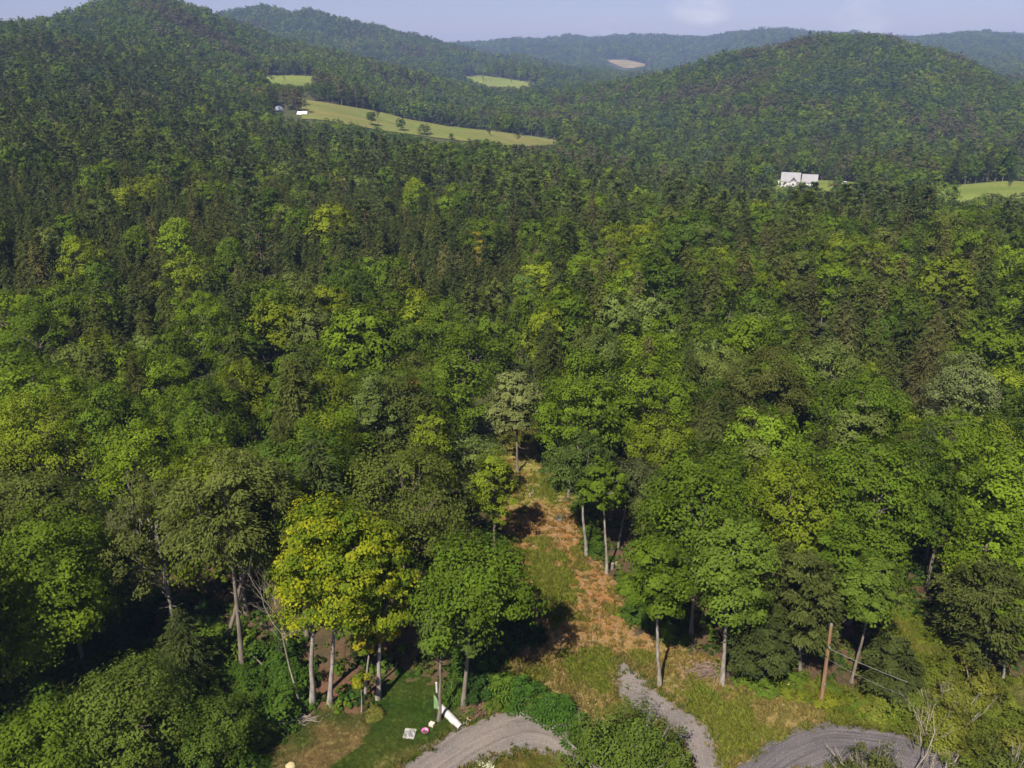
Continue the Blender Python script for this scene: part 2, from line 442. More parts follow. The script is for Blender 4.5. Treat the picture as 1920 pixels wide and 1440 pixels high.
def broadleaf(seed, H, R, zb, nclump=150, nleaf=60, leaf=0.3, lobes=9, limbs=True, bark_r=None, lean=(0, 0), fork=False, dead=0, aspect=0.7, droop=0.0):
    """returns crown Soup, trunk Soup: lobed broadleaf crown of many small leaf clumps"""
    r = np.random.default_rng(seed)
    cr, tr = Soup(), Soup()
    Hc = H - zb
    L, LR = [], []
    for i in range(lobes):
        t = (i + 0.5) / lobes
        a = i * 2.399 + r.uniform(-0.5, 0.5) + seed
        zz = zb + Hc * (0.20 + 0.68 * t)
        w = math.sin(math.pi * min(1, (0.10 + 0.90 * t)) ** 0.85) ** 0.7 if t < 0.96 else 0.1
        rad = R * (0.62 * w + 0.02) * r.uniform(0.75, 1.1)
        if i == lobes - 1: rad = R * 0.12; zz = H - 0.40 * R
        lr = R * r.uniform(0.40, 0.58)
        zz = min(zz, H - lr * 0.8)
        L.append((rad * math.cos(a), rad * math.sin(a), zz)); LR.append(lr)
    L, LR = np.array(L), np.array(LR)
    zsc = float(np.clip(Hc / (2.1 * R), 0.75, 1.5))
    C, Nn = [], []
    tries = 0
    while len(C) < nclump and tries < nclump * 12:
        tries += 1
        i = r.integers(0, lobes)
        d = unit(r, 1, -0.55)[0]
        p = L[i] + d * LR[i] * np.array([1, 1, 0.85 * zsc]) * (r.uniform(0.84, 1.04) if r.uniform() > 0.10 else r.uniform(1.05, 1.28))
        q = (p - L) / (LR[:, None] * np.array([1, 1, 0.85 * zsc]))
        dist = np.linalg.norm(q, axis=1); dist[i] = 9
        if dist.min() < 0.72 and r.uniform() > 0.12: continue
        if p[2] > H + 0.2 or p[2] < zb * 0.9: continue
        C.append(p); Nn.append(d)
    C, Nn = np.array(C), np.array(Nn)
    c = (0.13 + 0.22 * r.uniform(0, 1, len(C)) ** 1.6) * R
    C += np.array([lean[0], lean[1], 0])[None] * (C[:, 2:3] / H)
    leaves_on(cr, r, C, c, Nn, nleaf, leaf, aspect=aspect, droop=droop)
    # sparse inner leaves so the crown is not hollow
    k = max(8, nclump // 6)
    ii = r.integers(0, lobes, k)
    Ci = L[ii] + unit(r, k) * (LR[ii] * 0.45)[:, None] + np.array([lean[0], lean[1], 0])[None] * (L[ii][:, 2:3] / H)
    leaves_on(cr, r, Ci, np.full(k, 0.3 * R), unit(r, k), max(6, nleaf // 3), leaf * 1.3)
    # trunk and limbs
    br = bark_r or (0.0105 * H + 0.02)
    zt = zb + Hc * 0.62
    n = 8
    t = np.linspace(0, 1, n)
    wob = np.cumsum(r.normal(0, 0.05, (n, 2)), axis=0) * (H / 16)
    tp = np.stack([lean[0] * t * zt / H + wob[:, 0], lean[1] * t * zt / H + wob[:, 1], t * zt], 1); tp[0, :2] = 0
    rad = br * (1 - 0.72 * t) * (1 + 0.55 * np.exp(-t * 18)); tp[0, 2] = -0.4
    tr.tube(tp, rad, 8)
    if limbs:
        at = lambda z: np.array([np.interp(z, tp[:, 2], tp[:, 0]), np.interp(z, tp[:, 2], tp[:, 1]), z])
        for i in range(lobes):
            z0 = min(zt * 0.98, max(zb * 0.8, L[i, 2] - r.uniform(0.25, 0.5) * Hc * 0.7))
            a = at(z0); b = L[i] + np.array([lean[0], lean[1], 0]) * (L[i, 2] / H)
            p = limb_path(r, a, b); rr = br * 0.42
            tr.tube(p, np.linspace(rr, rr * 0.4, 4), 5, cap=False)
            near = np.argsort(np.linalg.norm(C - b, axis=1))[:7]
            for j in near[::2]:
                p2 = limb_path(r, p[2], C[j], 3)
                tr.tube(p2, np.linspace(rr * 0.35, 0.015, 3), 4, cap=False)
        for _ in range(dead):
            a = at(r.uniform(zb * 0.55, zb * 1.05)); ang = r.uniform(0, 6.28)
            b = a + np.array([math.cos(ang), math.sin(ang), r.uniform(-0.15, 0.3)]) * r.uniform(0.8, 2.0)
            tr.tube(limb_path(r, a, b, 3), [0.045, 0.03, 0.012], 4, cap=False)
    return cr, tr

def conifer(seed, H, R, zb, per=7, step=0.55, spray=0.62, width=0.26, droop=0.42, power=0.75, dens=2.3, bark_r=None, dead=0):
    """hemlock or spruce: whorls of drooping feathery boughs"""
    r = np.random.default_rng(seed)
    cr, tr = Soup(), Soup()
    z = zb
    C, T, N, LL, VV = [], [], [], [], []
    while z < H - 0.15:
        t = (z - zb) / (H - zb)
        Lz = R * ((1 - t) ** power) * (0.75 + 0.25 * min(1, t * 6)) + 0.25
        k = max(3, int(per * (0.55 + 0.45 * (1 - t))))
        a0 = r.uniform(0, 6.28)
        for b in range(k):
            a = a0 + b * 6.283 / k + r.normal(0, 0.22)
            L = Lz * r.uniform(0.52, 1.18)
            m = max(3, int(L * dens / 0.42))
            bv = r.uniform(0.12, 0.72)
            for side in (-1, 1, 0):
                s = np.sort(r.uniform(0.16, 1.0, m if side else max(2, m // 2)))
                q = len(s)
                rad = s * L
                zz = z + L * (0.22 * s - droop * s ** 1.9) + r.normal(0, 0.06, q)
                spread = side * (0.30 + 0.42 * (1 - s)) * r.uniform(0.5, 1.15, q) * np.minimum(1.1, L * 0.42)
                x = rad * math.cos(a) - spread * math.sin(a); y = rad * math.sin(a) + spread * math.cos(a)
                ta = a + side * r.uniform(0.25, 1.0, q)
                tt = np.stack([np.cos(ta), np.sin(ta), -0.12 - droop * 0.55 * s + r.normal(0, 0.16, q)], 1)
                C.append(np.stack([x, y, zz - 0.1 * np.abs(spread)], 1)); T.append(tt)
                N.append(np.stack([0.6 * np.cos(ta), 0.6 * np.sin(ta), np.ones(q)], 1) + r.normal(0, 0.25, (q, 3)))
                LL.append(spray * r.uniform(0.6, 1.25, q)); VV.append(np.clip(bv + 0.34 * (s - 0.5) + r.normal(0, 0.13, q), 0, 1))
        z += step * r.uniform(0.8, 1.2) * (0.65 + 0.35 * (1 - t))
    C, T, N = np.concatenate(C), np.concatenate(T), np.concatenate(N)
    LL, VV = np.concatenate(LL), np.concatenate(VV)
    cr.diamonds(C, T, N, LL, LL * width / 0.62 * r.uniform(0.75, 1.2, len(C)), 0, VV)
    br = bark_r or 0.011 * H
    tt = np.linspace(0, 1, 7)
    wob = np.cumsum(r.normal(0, 0.025, (7, 2)), axis=0)
    tr.tube(np.stack([wob[:, 0], wob[:, 1], -0.4 + tt * (H - 0.2)], 1), br * (1 - 0.93 * tt) * (1 + 0.4 * np.exp(-tt * 20)), 7, cap=False)
    for _ in range(dead):
        z0 = r.uniform(zb * 0.45, zb * 1.0); ang = r.uniform(0, 6.28)
        a = np.array([0, 0, z0]); b = a + np.array([math.cos(ang), math.sin(ang), r.uniform(-0.05, 0.35)]) * r.uniform(1.0, 2.6)
        tr.tube(limb_path(r, a, b, 4), [0.06, 0.045, 0.03, 0.012], 4, cap=False)
    return cr, tr

def pine(seed, H, R, zb, tufts=5, need=22, nl=0.42, nw=0.10, gap=1.15):
    """white pine: open tiers of upswept boughs carrying needle tufts"""
    r = np.random.default_rng(seed)
    cr, tr = Soup(), Soup()
    z = zb
    C, Nn, c = [], [], []
    br = 0.011 * H
    while z < H - 0.4:
        t = (z - zb) / (H - zb)
        Lz = R * (math.sin(math.pi * min(1.0, 0.30 + 0.70 * t)) ** 0.8 * 0.85 + 0.15)
        k = int(r.integers(4, 7)); a0 = r.uniform(0, 6.28)
        for b in range(k):
            if r.uniform() < 0.14: continue
            a = a0 + b * 6.283 / k + r.normal(0, 0.25)
            L = Lz * r.uniform(0.55, 1.15)
            rise = r.uniform(0.02, 0.30)
            end = np.array([math.cos(a) * L, math.sin(a) * L, z + rise * L])
            tr.tube(limb_path(r, np.array([0, 0, z]), end, 3, 0.25), [br * 0.35 * (1 - 0.6 * t), br * 0.2, 0.012], 4, cap=False)
            for q in range(tufts):
                s = r.uniform(0.38, 1.0)
                sd = r.normal(0, 0.16) * L
                C.append((math.cos(a) * L * s - math.sin(a) * sd, math.sin(a) * L * s + math.cos(a) * sd, z + rise * L * s ** 1.5 + 0.12 + r.normal(0, 0.1)))
                Nn.append((math.cos(a), math.sin(a), 0.25)); c.append(r.uniform(0.35, 0.62) * (R / 4) ** 0.5)
        z += gap * r.uniform(0.75, 1.25) * (0.7 + 0.3 * (1 - t))
    for q in range(tufts * 2):
        C.append((r.normal(0, 0.25), r.normal(0, 0.25), H - r.uniform(0.1, 1.0))); Nn.append((0, 0, 1)); c.append(0.35)
    C, Nn, c = np.array(C), np.array(Nn), np.array(c)
    k = len(C); idx = np.repeat(np.arange(k), need); n = len(idx)
    p = unit(r, n) * (r.uniform(0, 1, n) ** 0.4)[:, None]; p[:, 2] *= 0.38
    P = C[idx] + p * c[idx][:, None]
    T = 0.7 * Nn[idx] + 1.0 * p + np.array([0, 0, 0.45]) + r.normal(0, 0.35, (n, 3))
    Nv = np.array([0, 0, 1.0]) + r.normal(0, 0.5, (n, 3))
    cv = r.uniform(0.2, 0.8, k)
    cr.diamonds(P, T, Nv, nl * r.uniform(0.7, 1.25, n), nw * r.uniform(0.8, 1.3, n), 0, np.clip(cv[idx] + r.normal(0, 0.16, n), 0, 1))
    tt = np.linspace(0, 1, 7)
    wob = np.cumsum(r.normal(0, 0.05, (7, 2)), axis=0)
    tr.tube(np.stack([wob[:, 0], wob[:, 1], -0.4 + tt * (H - 0.1)], 1), br * (1 - 0.92 * tt) * (1 + 0.4 * np.exp(-tt * 20)), 7, cap=False)
    return cr, tr

def bare(seed, H, spread=0.35, levels=3, kids=4, r0=0.12, upright=0.7, start=0.3):
    """leafless branching tree or snag"""
    r = np.random.default_rng(seed)
    s = Soup()
    def grow(a, d, L, rad, lev):
        d = d / np.linalg.norm(d); b = a + d * L
        p = limb_path(r, a, b, 4, -0.1)
        s.tube(p, np.linspace(rad, rad * 0.35, 4), 5 if lev == 0 else 4, cap=False)
        if lev >= levels: return
        for i in range(kids if lev else kids + 2):
            t = r.uniform(start if lev == 0 else 0.25, 1.0)
            o = a * (1 - t) + b * t + 0
            nd = d * upright + unit(r, 1, -0.2)[0] * spread * 2.2
            grow(o, nd, L * r.uniform(0.3, 0.55), rad * (1 - 0.6 * t) * 0.6, lev + 1)
    grow(np.array([0, 0, -0.2]), np.array([r.normal(0, 0.06), r.normal(0, 0.06), 1.0]), H * 0.82, r0, 0)
    return s

def shrub(seed, H, R, nclump=40, nleaf=45, leaf=0.2, stems=6, twigs=0):
    r = np.random.default_rng(seed)
    cr, st = Soup(), Soup()
    d = unit(r, nclump, -0.05)
    rr = r.uniform(0.6, 1.0, nclump)
    rad_var = 1 + 0.28 * np.sin(3 * np.arctan2(d[:, 1], d[:, 0]) + seed) + r.normal(0, 0.1, nclump)
    C = d * rr[:, None] * np.array([R, R, H * 0.85]) * rad_var[:, None] + np.array([0, 0, H * 0.10])
    C[:, 2] = np.maximum(C[:, 2], 0.15)
    leaves_on(cr, r, C, r.uniform(0.18, 0.34, nclump) * R, d, nleaf, leaf, 0.6)
    for i in range(stems):
        j = r.integers(0, nclump)
        st.tube(limb_path(r, np.array([r.normal(0, 0.12 * R), r.normal(0, 0.12 * R), -0.1]), C[j], 4), [0.05, 0.04, 0.025, 0.012], 4, cap=False)
    for i in range(twigs):
        j = r.integers(0, nclump)
        a = C[j] * np.array([0.6, 0.6, 0.5]); b = C[j] + (d[j] * 0.35 + np.array([0, 0, 0.55])) * R * r.uniform(0.3, 0.8)
        st.tube(limb_path(r, a, b, 3), [0.035, 0.025, 0.01], 4, cap=False)
        for _ in range(3):
            e = b + unit(r, 1, 0.0)[0] * r.uniform(0.25, 0.6)
            st.tube([a * 0.4 + b * 0.6, e * 0.5 + b * 0.5, e], [0.018, 0.012, 0.007], 4, cap=False)
    return cr, st

def sumac(seed, H, R, nros=46, leaf=0.75):
    """rosettes of long drooping compound leaves on thin stems"""
    r = np.random.default_rng(seed)
    cr, st = Soup(), Soup()
    for i in range(nros):
        d = unit(r, 1, 0.05)[0]
        c = d * np.array([R, R, H * 0.9]) * r.uniform(0.7, 1.0)
        c[2] = max(c[2], 0.4)
        st.tube(limb_path(r, np.array([c[0] * 0.4, c[1] * 0.4, -0.1]), c, 3), [0.035, 0.028, 0.018], 4, cap=False)
        k = r.integers(9, 14)
        a = np.arange(k) * 6.283 / k + r.uniform(0, 6)
        for f, dz, ln in ((0.28, 0.10, 0.5), (0.66, -0.03, 0.5)):
            P = c + np.stack([np.cos(a) * leaf * f, np.sin(a) * leaf * f, np.full(k, dz)], 1)
            T = np.stack([np.cos(a), np.sin(a), np.full(k, 0.25 if f < 0.5 else -0.55)], 1) + r.normal(0, 0.12, (k, 3))
            N = np.stack([np.cos(a) * 0.3, np.sin(a) * 0.3, np.ones(k)], 1) + r.normal(0, 0.15, (k, 3))
            cr.diamonds(P, T, N, leaf * ln * r.uniform(0.85, 1.2, k), leaf * 0.2, 0, np.clip(r.uniform(0.25, 0.75) + r.normal(0, 0.12, k), 0, 1))
    return cr, st

def tuft(seed, h, n, spread, w=0.05):
    r = np.random.default_rng(seed); s = Soup()
    a = r.uniform(0, 6.283, n)
    d = np.stack([np.cos(a) * spread, np.sin(a) * spread, np.ones(n)], 1) + r.normal(0, 0.15, (n, 3))
    L = h * r.uniform(0.6, 1.2, n)
    P = np.stack([r.normal(0, 0.12, n), r.normal(0, 0.12, n), np.zeros(n)], 1) + d / np.linalg.norm(d, axis=1)[:, None] * L[:, None] * 0.45
    s.diamonds(P, d, np.stack([-np.sin(a), np.cos(a), 0.2 * np.ones(n)], 1) + r.normal(0, 0.3, (n, 3)), L, w * r.uniform(0.7, 1.4, n), 0, r.uniform(0.1, 0.9, n))
    return s

# ------------------------------------------------------------------ ground
def polar_mesh():
    n = len(AZ)
    V = np.stack([TX, TY, TZ], 2).reshape(-1, 3)
    Q = []
    i = np.arange(n)[:, None]; j = np.arange(NR - 1)[None]
    i2 = (i + 1) % n
    Q = np.stack([i * NR + j, i2 * NR + j, i2 * NR + j + 1, i * NR + j + 1], 2).reshape(-1, 4)
    c = len(V)
    V = np.vstack([V, np.stack([np.sin(AZ) * 0.05, np.cos(AZ) * 0.05, 0 * AZ], 1)])
    a_ = np.arange(n); b_ = (a_ + 1) % n
    Q = np.vstack([Q, np.stack([c + a_, c + b_, b_ * NR, a_ * NR], 1)])
    return mesh_of('ground', V, Q[:, ::-1], [M_FLOOR], smooth=True)

M_FLOOR = ground_mat('forest_floor', False, (0.075, 0.060, 0.034), (0.055, 0.080, 0.026))
link('ground', polar_mesh(), kind='structure')

CLEARING = [(950, 885), (1062, 885), (1080, 950), (1098, 1010), (1122, 1062), (1166, 1098), (1184, 1190), (1236, 1196), (1300, 1212), (1335, 1250),
            (1372, 1290), (1440, 1284), (1545, 1312), (1570, 1352), (1400, 1600), (1290, 1600), (1090, 1335), (985, 1320), (930, 1300), (935, 1240), (985, 1180),
            (965, 1120), (958, 1040), (935, 1000), (925, 950)]
TRACK = [(935, 900), (1000, 900), (1012, 800), (985, 750), (945, 760), (925, 830)]
LAWN = [(470, 1600), (495, 1370), (560, 1342), (690, 1340), (712, 1290), (760, 1262), (812, 1285), (870, 1320), (905, 1335), (960, 1318), (1060, 1330), (1300, 1600)]
BANK = [(1440, 1275), (1560, 1290), (1700, 1330), (1650, 1180), (1700, 1150), (1760, 1180), (1850, 1260), (1960, 1320), (1960, 1600), (1400, 1600), (1570, 1352)]
DRY = [(520, 1420), (540, 1355), (690, 1335), (705, 1370), (640, 1420), (590, 1480), (520, 1480)]
GREENS = [[(970, 1028), (1035, 1030), (1078, 1110), (1066, 1172), (1035, 1178), (1010, 1120)], [(1330, 1370), (1400, 1350), (1420, 1400), (1350, 1450)],
          [(1060, 1235), (1150, 1225), (1140, 1300), (1080, 1290)], [(1010, 890), (1050, 900), (1050, 950), (1010, 930)], [(1255, 1290), (1330, 1300), (1420, 1340), (1400, 1400), (1300, 1350)]]
ISLAND = [(860, 1600), (890, 1432), (940, 1414), (1000, 1410), (1050, 1420), (1110, 1600)]

def jit(x, y, a=1.0):
    return a * waves(x, y, 31, 8, 1.2, 7.0)

def regions(x, y):
    px, py = project(x, y, 0)
    jx, jy = px + 13 * jit(x, y), py + 11 * jit(y + 40, x - 70)
    inc = in_poly(jx, jy, CLEARING) | in_poly(jx, jy, TRACK)
    lawn = in_poly(jx, jy, LAWN); bank = in_poly(jx, jy, BANK); dry = in_poly(jx, jy, DRY)
    gr = np.zeros(px.shape, bool)
    for g in GREENS: gr |= in_poly(jx, jy, g)
    return px, py, inc, lawn, bank, dry, gr

def ground_colours(x, y):
    px, py, inc, lawn, bank, dry, gr = regions(x, y)
    n1 = 0.5 + 0.35 * waves(x, y, 41, 10, 0.9, 5); n2 = 0.5 + 0.4 * waves(x, y, 42, 10, 2.5, 14)
    n3 = 0.5 + 0.4 * waves(x, y, 47, 9, 0.8, 2.5)
    def mx(a, b, f): f = np.clip(f, 0, 1)[:, None]; return np.asarray(a) * (1 - f) + np.asarray(b) * f
    base = mx(mx((0.065, 0.055, 0.030), (0.11, 0.07, 0.04), n1), (0.064, 0.071, 0.030), np.clip((960 - py) / 120, 0, 1))
    slash = mx((0.255, 0.120, 0.044), (0.27, 0.158, 0.062), n1)
    slash = mx(slash, (0.20, 0.135, 0.055), np.clip((n3 - 0.6) * 2, 0, 0.8))
    g = mx((0.120, 0.165, 0.018), (0.19, 0.195, 0.035), n1)
    lower = np.clip((py - 1150) / 140, 0, 1)
    tan = mx((0.27, 0.19, 0.085), (0.20, 0.17, 0.055), n1)
    cl = mx(slash, tan, lower * 0.8)
    cl = mx(cl, g, np.clip((n2 - 0.72) * 4, 0, 0.7))
    cl = mx(cl, g, gr * 0.9)
    up = np.clip((965 - py) / 30, 0, 1); cl = mx(cl, g, up * np.clip(n1 + 0.1, 0, 0.8))
    lw = mx((0.050, 0.098, 0.014), (0.085, 0.115, 0.022), n2)
    lw = mx(lw, mx((0.20, 0.15, 0.060), (0.27, 0.19, 0.085), n1), dry * np.clip(0.25 + 1.2 * n2, 0.2, 0.95))
    edge = np.clip((py - 1355 - (880 - px) * 0.35) / 20, 0, 1) * (px > 700)
    lw = mx(lw, (0.17, 0.15, 0.05), edge * np.clip(n1 + 0.2, 0, 1) * 0.8)
    isl = in_poly(px, py, ISLAND); lw = mx(lw, mx((0.12, 0.13, 0.022), (0.17, 0.14, 0.04), n1), isl * 1.0)
    bk = mx((0.11, 0.13, 0.022), (0.20, 0.155, 0.055), np.clip((n2 - 0.35) * 2.2, 0, 1))
    pale = np.clip((px - 1800) / 40, 0, 1) * np.clip((py - 1290) / 30, 0, 1); bk = mx(bk, (0.27, 0.21, 0.14), pale * np.clip(n2 + 0.15, 0, 1))
    out = mx(base, bk, bank * 1.0); out = mx(out, lw, lawn * 1.0); out = mx(out, cl, inc * 1.0)
    # leaf litter that has blown around the maples
    lit = np.exp(-(((px - 650) / 110) ** 2 + ((py - 1300) / 45) ** 2)) * ~lawn
    return mx(out, (0.15, 0.075, 0.045), lit * 0.9)

def grid_sheet(name, x0, x1, y0, y1, st, mat, lift):
    xs, ys = np.arange(x0, x1, st), np.arange(y0, y1, st)
    X, Y = np.meshgrid(xs, ys, indexing='ij'); X, Y = X.ravel(), Y.ravel()
    V = np.stack([X, Y, tz(X, Y) + lift], 1); m = len(ys)
    i = np.arange(len(xs) - 1)[:, None]; j = np.arange(m - 1)[None]
    Q = np.stack([i * m + j, (i + 1) * m + j, (i + 1) * m + j + 1, i * m + j + 1], 2).reshape(-1, 4)
    c = np.hstack([ground_colours(X, Y), np.ones((len(X), 1))])
    me = mesh_of(name, V, Q, [mat], smooth=True, cols=c)
    return link(name, me, kind='structure')
M_NEAR = ground_mat('clearing_ground', True)
grid_sheet('clearing_ground', -38, 52, 36, 118, 0.36, M_NEAR, 0.05)

EDGES = []
def strip(name, left, right, mat, lift, na=14, step=0.6, wob=0.35, seed=0):
    """a road sheet between two edges measured in the photo (left and right run the same way)"""
    def smooth(P):
        G = np.array([hit(px, py)[:2] for px, py in P])
        s = np.r_[0, np.cumsum(np.linalg.norm(np.diff(G, axis=0), axis=1))]
        k = max(8, int(s[-1] / step)); t = np.linspace(0, s[-1], k)
        return G, s
    GL, sl = smooth(left); GR, sr = smooth(right)
    n = max(12, int(max(sl[-1], sr[-1]) / step)); t = np.linspace(0, 1, n)
    EL = np.stack([pchip(sl / sl[-1], GL[:, k], t) for k in (0, 1)], 1)
    ER = np.stack([pchip(sr / sr[-1], GR[:, k], t) for k in (0, 1)], 1)
    r = np.random.default_rng(seed)
    EDGES.extend([EL, ER]); d = ER - EL; w = np.linalg.norm(d, axis=1)[:, None]; d /= w + 1e-6
    wl = waves(EL[:, 0], EL[:, 1], seed + 1, 6, 0.9, 5)[:, None] * wob + r.normal(0, wob * 0.35, (n, 1)) + r.normal(0, wob * 0.3, (n, 1))
    wr = waves(ER[:, 0], ER[:, 1], seed + 2, 6, 0.9, 5)[:, None] * wob + r.normal(0, wob * 0.35, (n, 1))
    EL = EL + d * wl; ER = ER + d * wr
    a = np.linspace(0, 1, na)
    P = EL[:, None] * (1 - a)[None, :, None] + ER[:, None] * a[None, :, None]
    X, Y = P[..., 0].ravel(), P[..., 1].ravel()
    prof = np.tile(0.05 * (np.minimum(a, 1 - a) > 0.01), n)
    V = np.stack([X, Y, tz(X, Y) + lift + prof * 0.4], 1)
    mid = (EL + ER) / 2; sv = np.r_[0, np.cumsum(np.linalg.norm(np.diff(mid, axis=0), axis=1))]
    uv = np.stack([(wl + a[None] * (w + wr - wl)).ravel(), sv[:, None].repeat(na, 1).ravel()], 1)
    i = np.arange(n - 1)[:, None]; j = np.arange(na - 1)[None]
    Q = np.stack([i * na + j, i * na + j + 1, (i + 1) * na + j + 1, (i + 1) * na + j], 2).reshape(-1, 4)
    return link(name, mesh_of(name, V, Q, [mat], smooth=True, uv=uv), kind='structure')

M_GRAVEL = gravel_mat('drive_gravel', (0.190, 0.160, 0.138), (0.155, 0.137, 0.125), 0.24)
M_GRAVEL2 = gravel_mat('raked_gravel', (0.128, 0.112, 0.112), (0.100, 0.092, 0.096), 0.30)
M_GRAVEL3 = gravel_mat('path_gravel', (0.205, 0.175, 0.158), (0.15, 0.132, 0.122), 0.10)
strip('gravel_drive', [(660, 1500), (752, 1440), (800, 1405), (860, 1368), (930, 1337), (985, 1325), (1035, 1334), (1075, 1362), (1125, 1405), (1180, 1460), (1240, 1530)],
      [(790, 1520), (868, 1448), (905, 1432), (945, 1418), (985, 1412), (1020, 1414), (1045, 1420), (1070, 1432), (1090, 1450), (1110, 1490), (1140, 1560)], M_GRAVEL, 0.09, seed=3)
strip('gravel_road', [(1330, 1500), (1378, 1442), (1430, 1400), (1490, 1370), (1560, 1356), (1630, 1362), (1720, 1380), (1790, 1402), (1830, 1450), (1860, 1520)],
      [(1400, 1580), (1450, 1500), (1490, 1465), (1530, 1448), (1570, 1440), (1620, 1442), (1690, 1456), (1730, 1475), (1760, 1510), (1780, 1580)], M_GRAVEL2, 0.09, seed=6)
strip('gravel_path', [(1158, 1236), (1154, 1270), (1158, 1305), (1190, 1335), (1235, 1358), (1268, 1385), (1290, 1420), (1310, 1480), (1330, 1560)],
      [(1172, 1238), (1190, 1258), (1222, 1285), (1262, 1318), (1300, 1345), (1332, 1368), (1342, 1400), (1352, 1440), (1375, 1500)], M_GRAVEL3, 0.10, na=10, wob=0.28, seed=9)

# ------------------------------------------------------------------ meadows
def meadow_mat(name, a, b):
    m, n, l, out = new_mat(name)
    d = n.new('ShaderNodeBsdfDiffuse'); tc = n.new('ShaderNodeTexCoord'); mp = n.new('ShaderNodeMapping')
    mp.inputs['Scale'].default_value = (0.25, 1, 1); mp.inputs['Rotation'].default_value = (0, 0, 0.35)
    l.new(tc.outputs['Object'], mp.inputs['Vector'])
    c = mixrgb(n, l, a, b, mrange(n, l, noise(n, l, 0.05, 6, mp.outputs['Vector']), 0.36, 0.64, 0, 1))
    c = mixrgb(n, l, c, mrange(n, l, noise(n, l, 0.4, 4, tc.outputs['Object']), 0.3, 0.7, 0.85, 1.15), 1.0, 'MULTIPLY')
    l.new(c, d.inputs['Color']); l.new(d.outputs[0], out.inputs['Surface'])
    return m

def meadow(name, sect, mat, dmin, dmax, n=60, m=24, lift=0.5):
    """sect: (px, top y, bottom y) across the photo; the sheet lies on the terrain"""
    s = np.array(sect, float)
    px = np.linspace(s[0, 0], s[-1, 0], n)
    top, bot = np.interp(px, s[:, 0], s[:, 1]), np.interp(px, s[:, 0], s[:, 2])
    V = np.empty((n, m, 3))
    for i in range(n):
        a = np.array(hit(px[i], bot[i], dmin, dmax)[:2]); b = np.array(hit(px[i], top[i], dmin, dmax)[:2])
        t = np.linspace(0, 1, m)[:, None]
        V[i, :, :2] = a * (1 - t) + b * t
    V[..., 2] = tz(V[..., 0], V[..., 1]) + lift
    i = np.arange(n - 1)[:, None]; j = np.arange(m - 1)[None]
    Q = np.stack([i * m + j, (i + 1) * m + j, (i + 1) * m + j + 1, i * m + j + 1], 2).reshape(-1, 4)
    o = link(name, mesh_of(name, V.reshape(-1, 3), Q, [mat], smooth=True), kind='structure')
    ring = np.concatenate([V[:, 0, :2], V[-1, :, :2], V[::-1, -1, :2], V[0, ::-1, :2]])
    return [tuple(p) for p in ring]

M_HAY = meadow_mat('hay_meadow', (0.120, 0.150, 0.036), (0.185, 0.160, 0.055))
M_GRN = meadow_mat('green_meadow', (0.125, 0.165, 0.035), (0.165, 0.18, 0.045))
M_TAN = meadow_mat('mown_meadow', (0.24, 0.18, 0.10), (0.17, 0.145, 0.07))
FIELDS = []
FIELDS.append((meadow('hay_meadow', [(566, 187, 224), (600, 192, 226), (680, 205, 240), (760, 219, 252), (840, 233, 262), (920, 246, 272), (1000, 257, 276), (1052, 265, 272)], M_HAY, 520, 760), 760,
    [(566, 187), (640, 198), (720, 212), (800, 226), (890, 242), (1050, 264), (1040, 270), (960, 270), (930, 262), (880, 258), (840, 264), (760, 246), (700, 234), (640, 222), (566, 216)]))
FIELDS.append((meadow('upper_meadow', [(455, 142, 168), (520, 142, 170), (592, 144, 168)], M_GRN, 780, 1000), 1000, [(462, 145), (585, 144), (588, 150), (560, 158), (530, 156), (500, 150), (470, 151)]))
FIELDS.append((meadow('valley_meadow', [(862, 139, 158), (910, 143, 168), (960, 150, 172), (1010, 158, 170)], M_GRN, 1250, 1700), 1700, [(870, 141), (915, 143), (960, 150), (1003, 159), (940, 162), (915, 158), (890, 148)]))
FIELDS.append((meadow('far_meadow', [(1128, 115.5, 117), (1145, 114, 119), (1158, 113.5, 125), (1170, 114, 130), (1186, 116.5, 130), (1202, 120, 126.5), (1218, 123, 125)], M_TAN, 2400, 3600, lift=3), 3600, [(1136, 116), (1175, 113), (1212, 124), (1170, 132)]))
FIELDS.append((meadow('roadside_meadow', [(1690, 352, 362), (1780, 350, 384), (1850, 344, 390), (1920, 338, 390), (2000, 330, 390)], M_GRN, 400, 620), 560, [(1785, 351), (1850, 345), (2000, 332), (2000, 356), (1920, 357), (1860, 354), (1822, 366), (1790, 364)]))
FIELDS.append((meadow('house_lawn', [(1440, 338, 366), (1500, 338, 366), (1560, 340, 366), (1615, 344, 366)], M_GRN, 420, 560), 560, [(1462, 318), (1531, 320), (1533, 339), (1548, 347), (1596, 348), (1596, 353), (1548, 353), (1530, 341), (1500, 338), (1480, 343), (1464, 343)]))
DOMES_CLEAR = [(510, 194), (535, 194), (560, 204), (580, 205), (580, 219), (559, 219), (536, 209), (511, 208)]

# ------------------------------------------------------------------ tree builders and placing
def put_tree(name, label, cat, loc, crown, trunk, tint, rz=0, scale=1.0, group=None, extra=None):
    """Empty at the foot > trunk, crown (meshes may be shared)"""
    t = thing(name, label, cat, loc, rz, group)
    t.scale = (scale, scale, scale) if isinstance(scale, (int, float)) else scale
    link('trunk', trunk, t)
    c = link('crown', crown, t); c['tint'] = [float(k) for k in tint]
    for nm, me in (extra or []): link(nm, me, t)
    return t

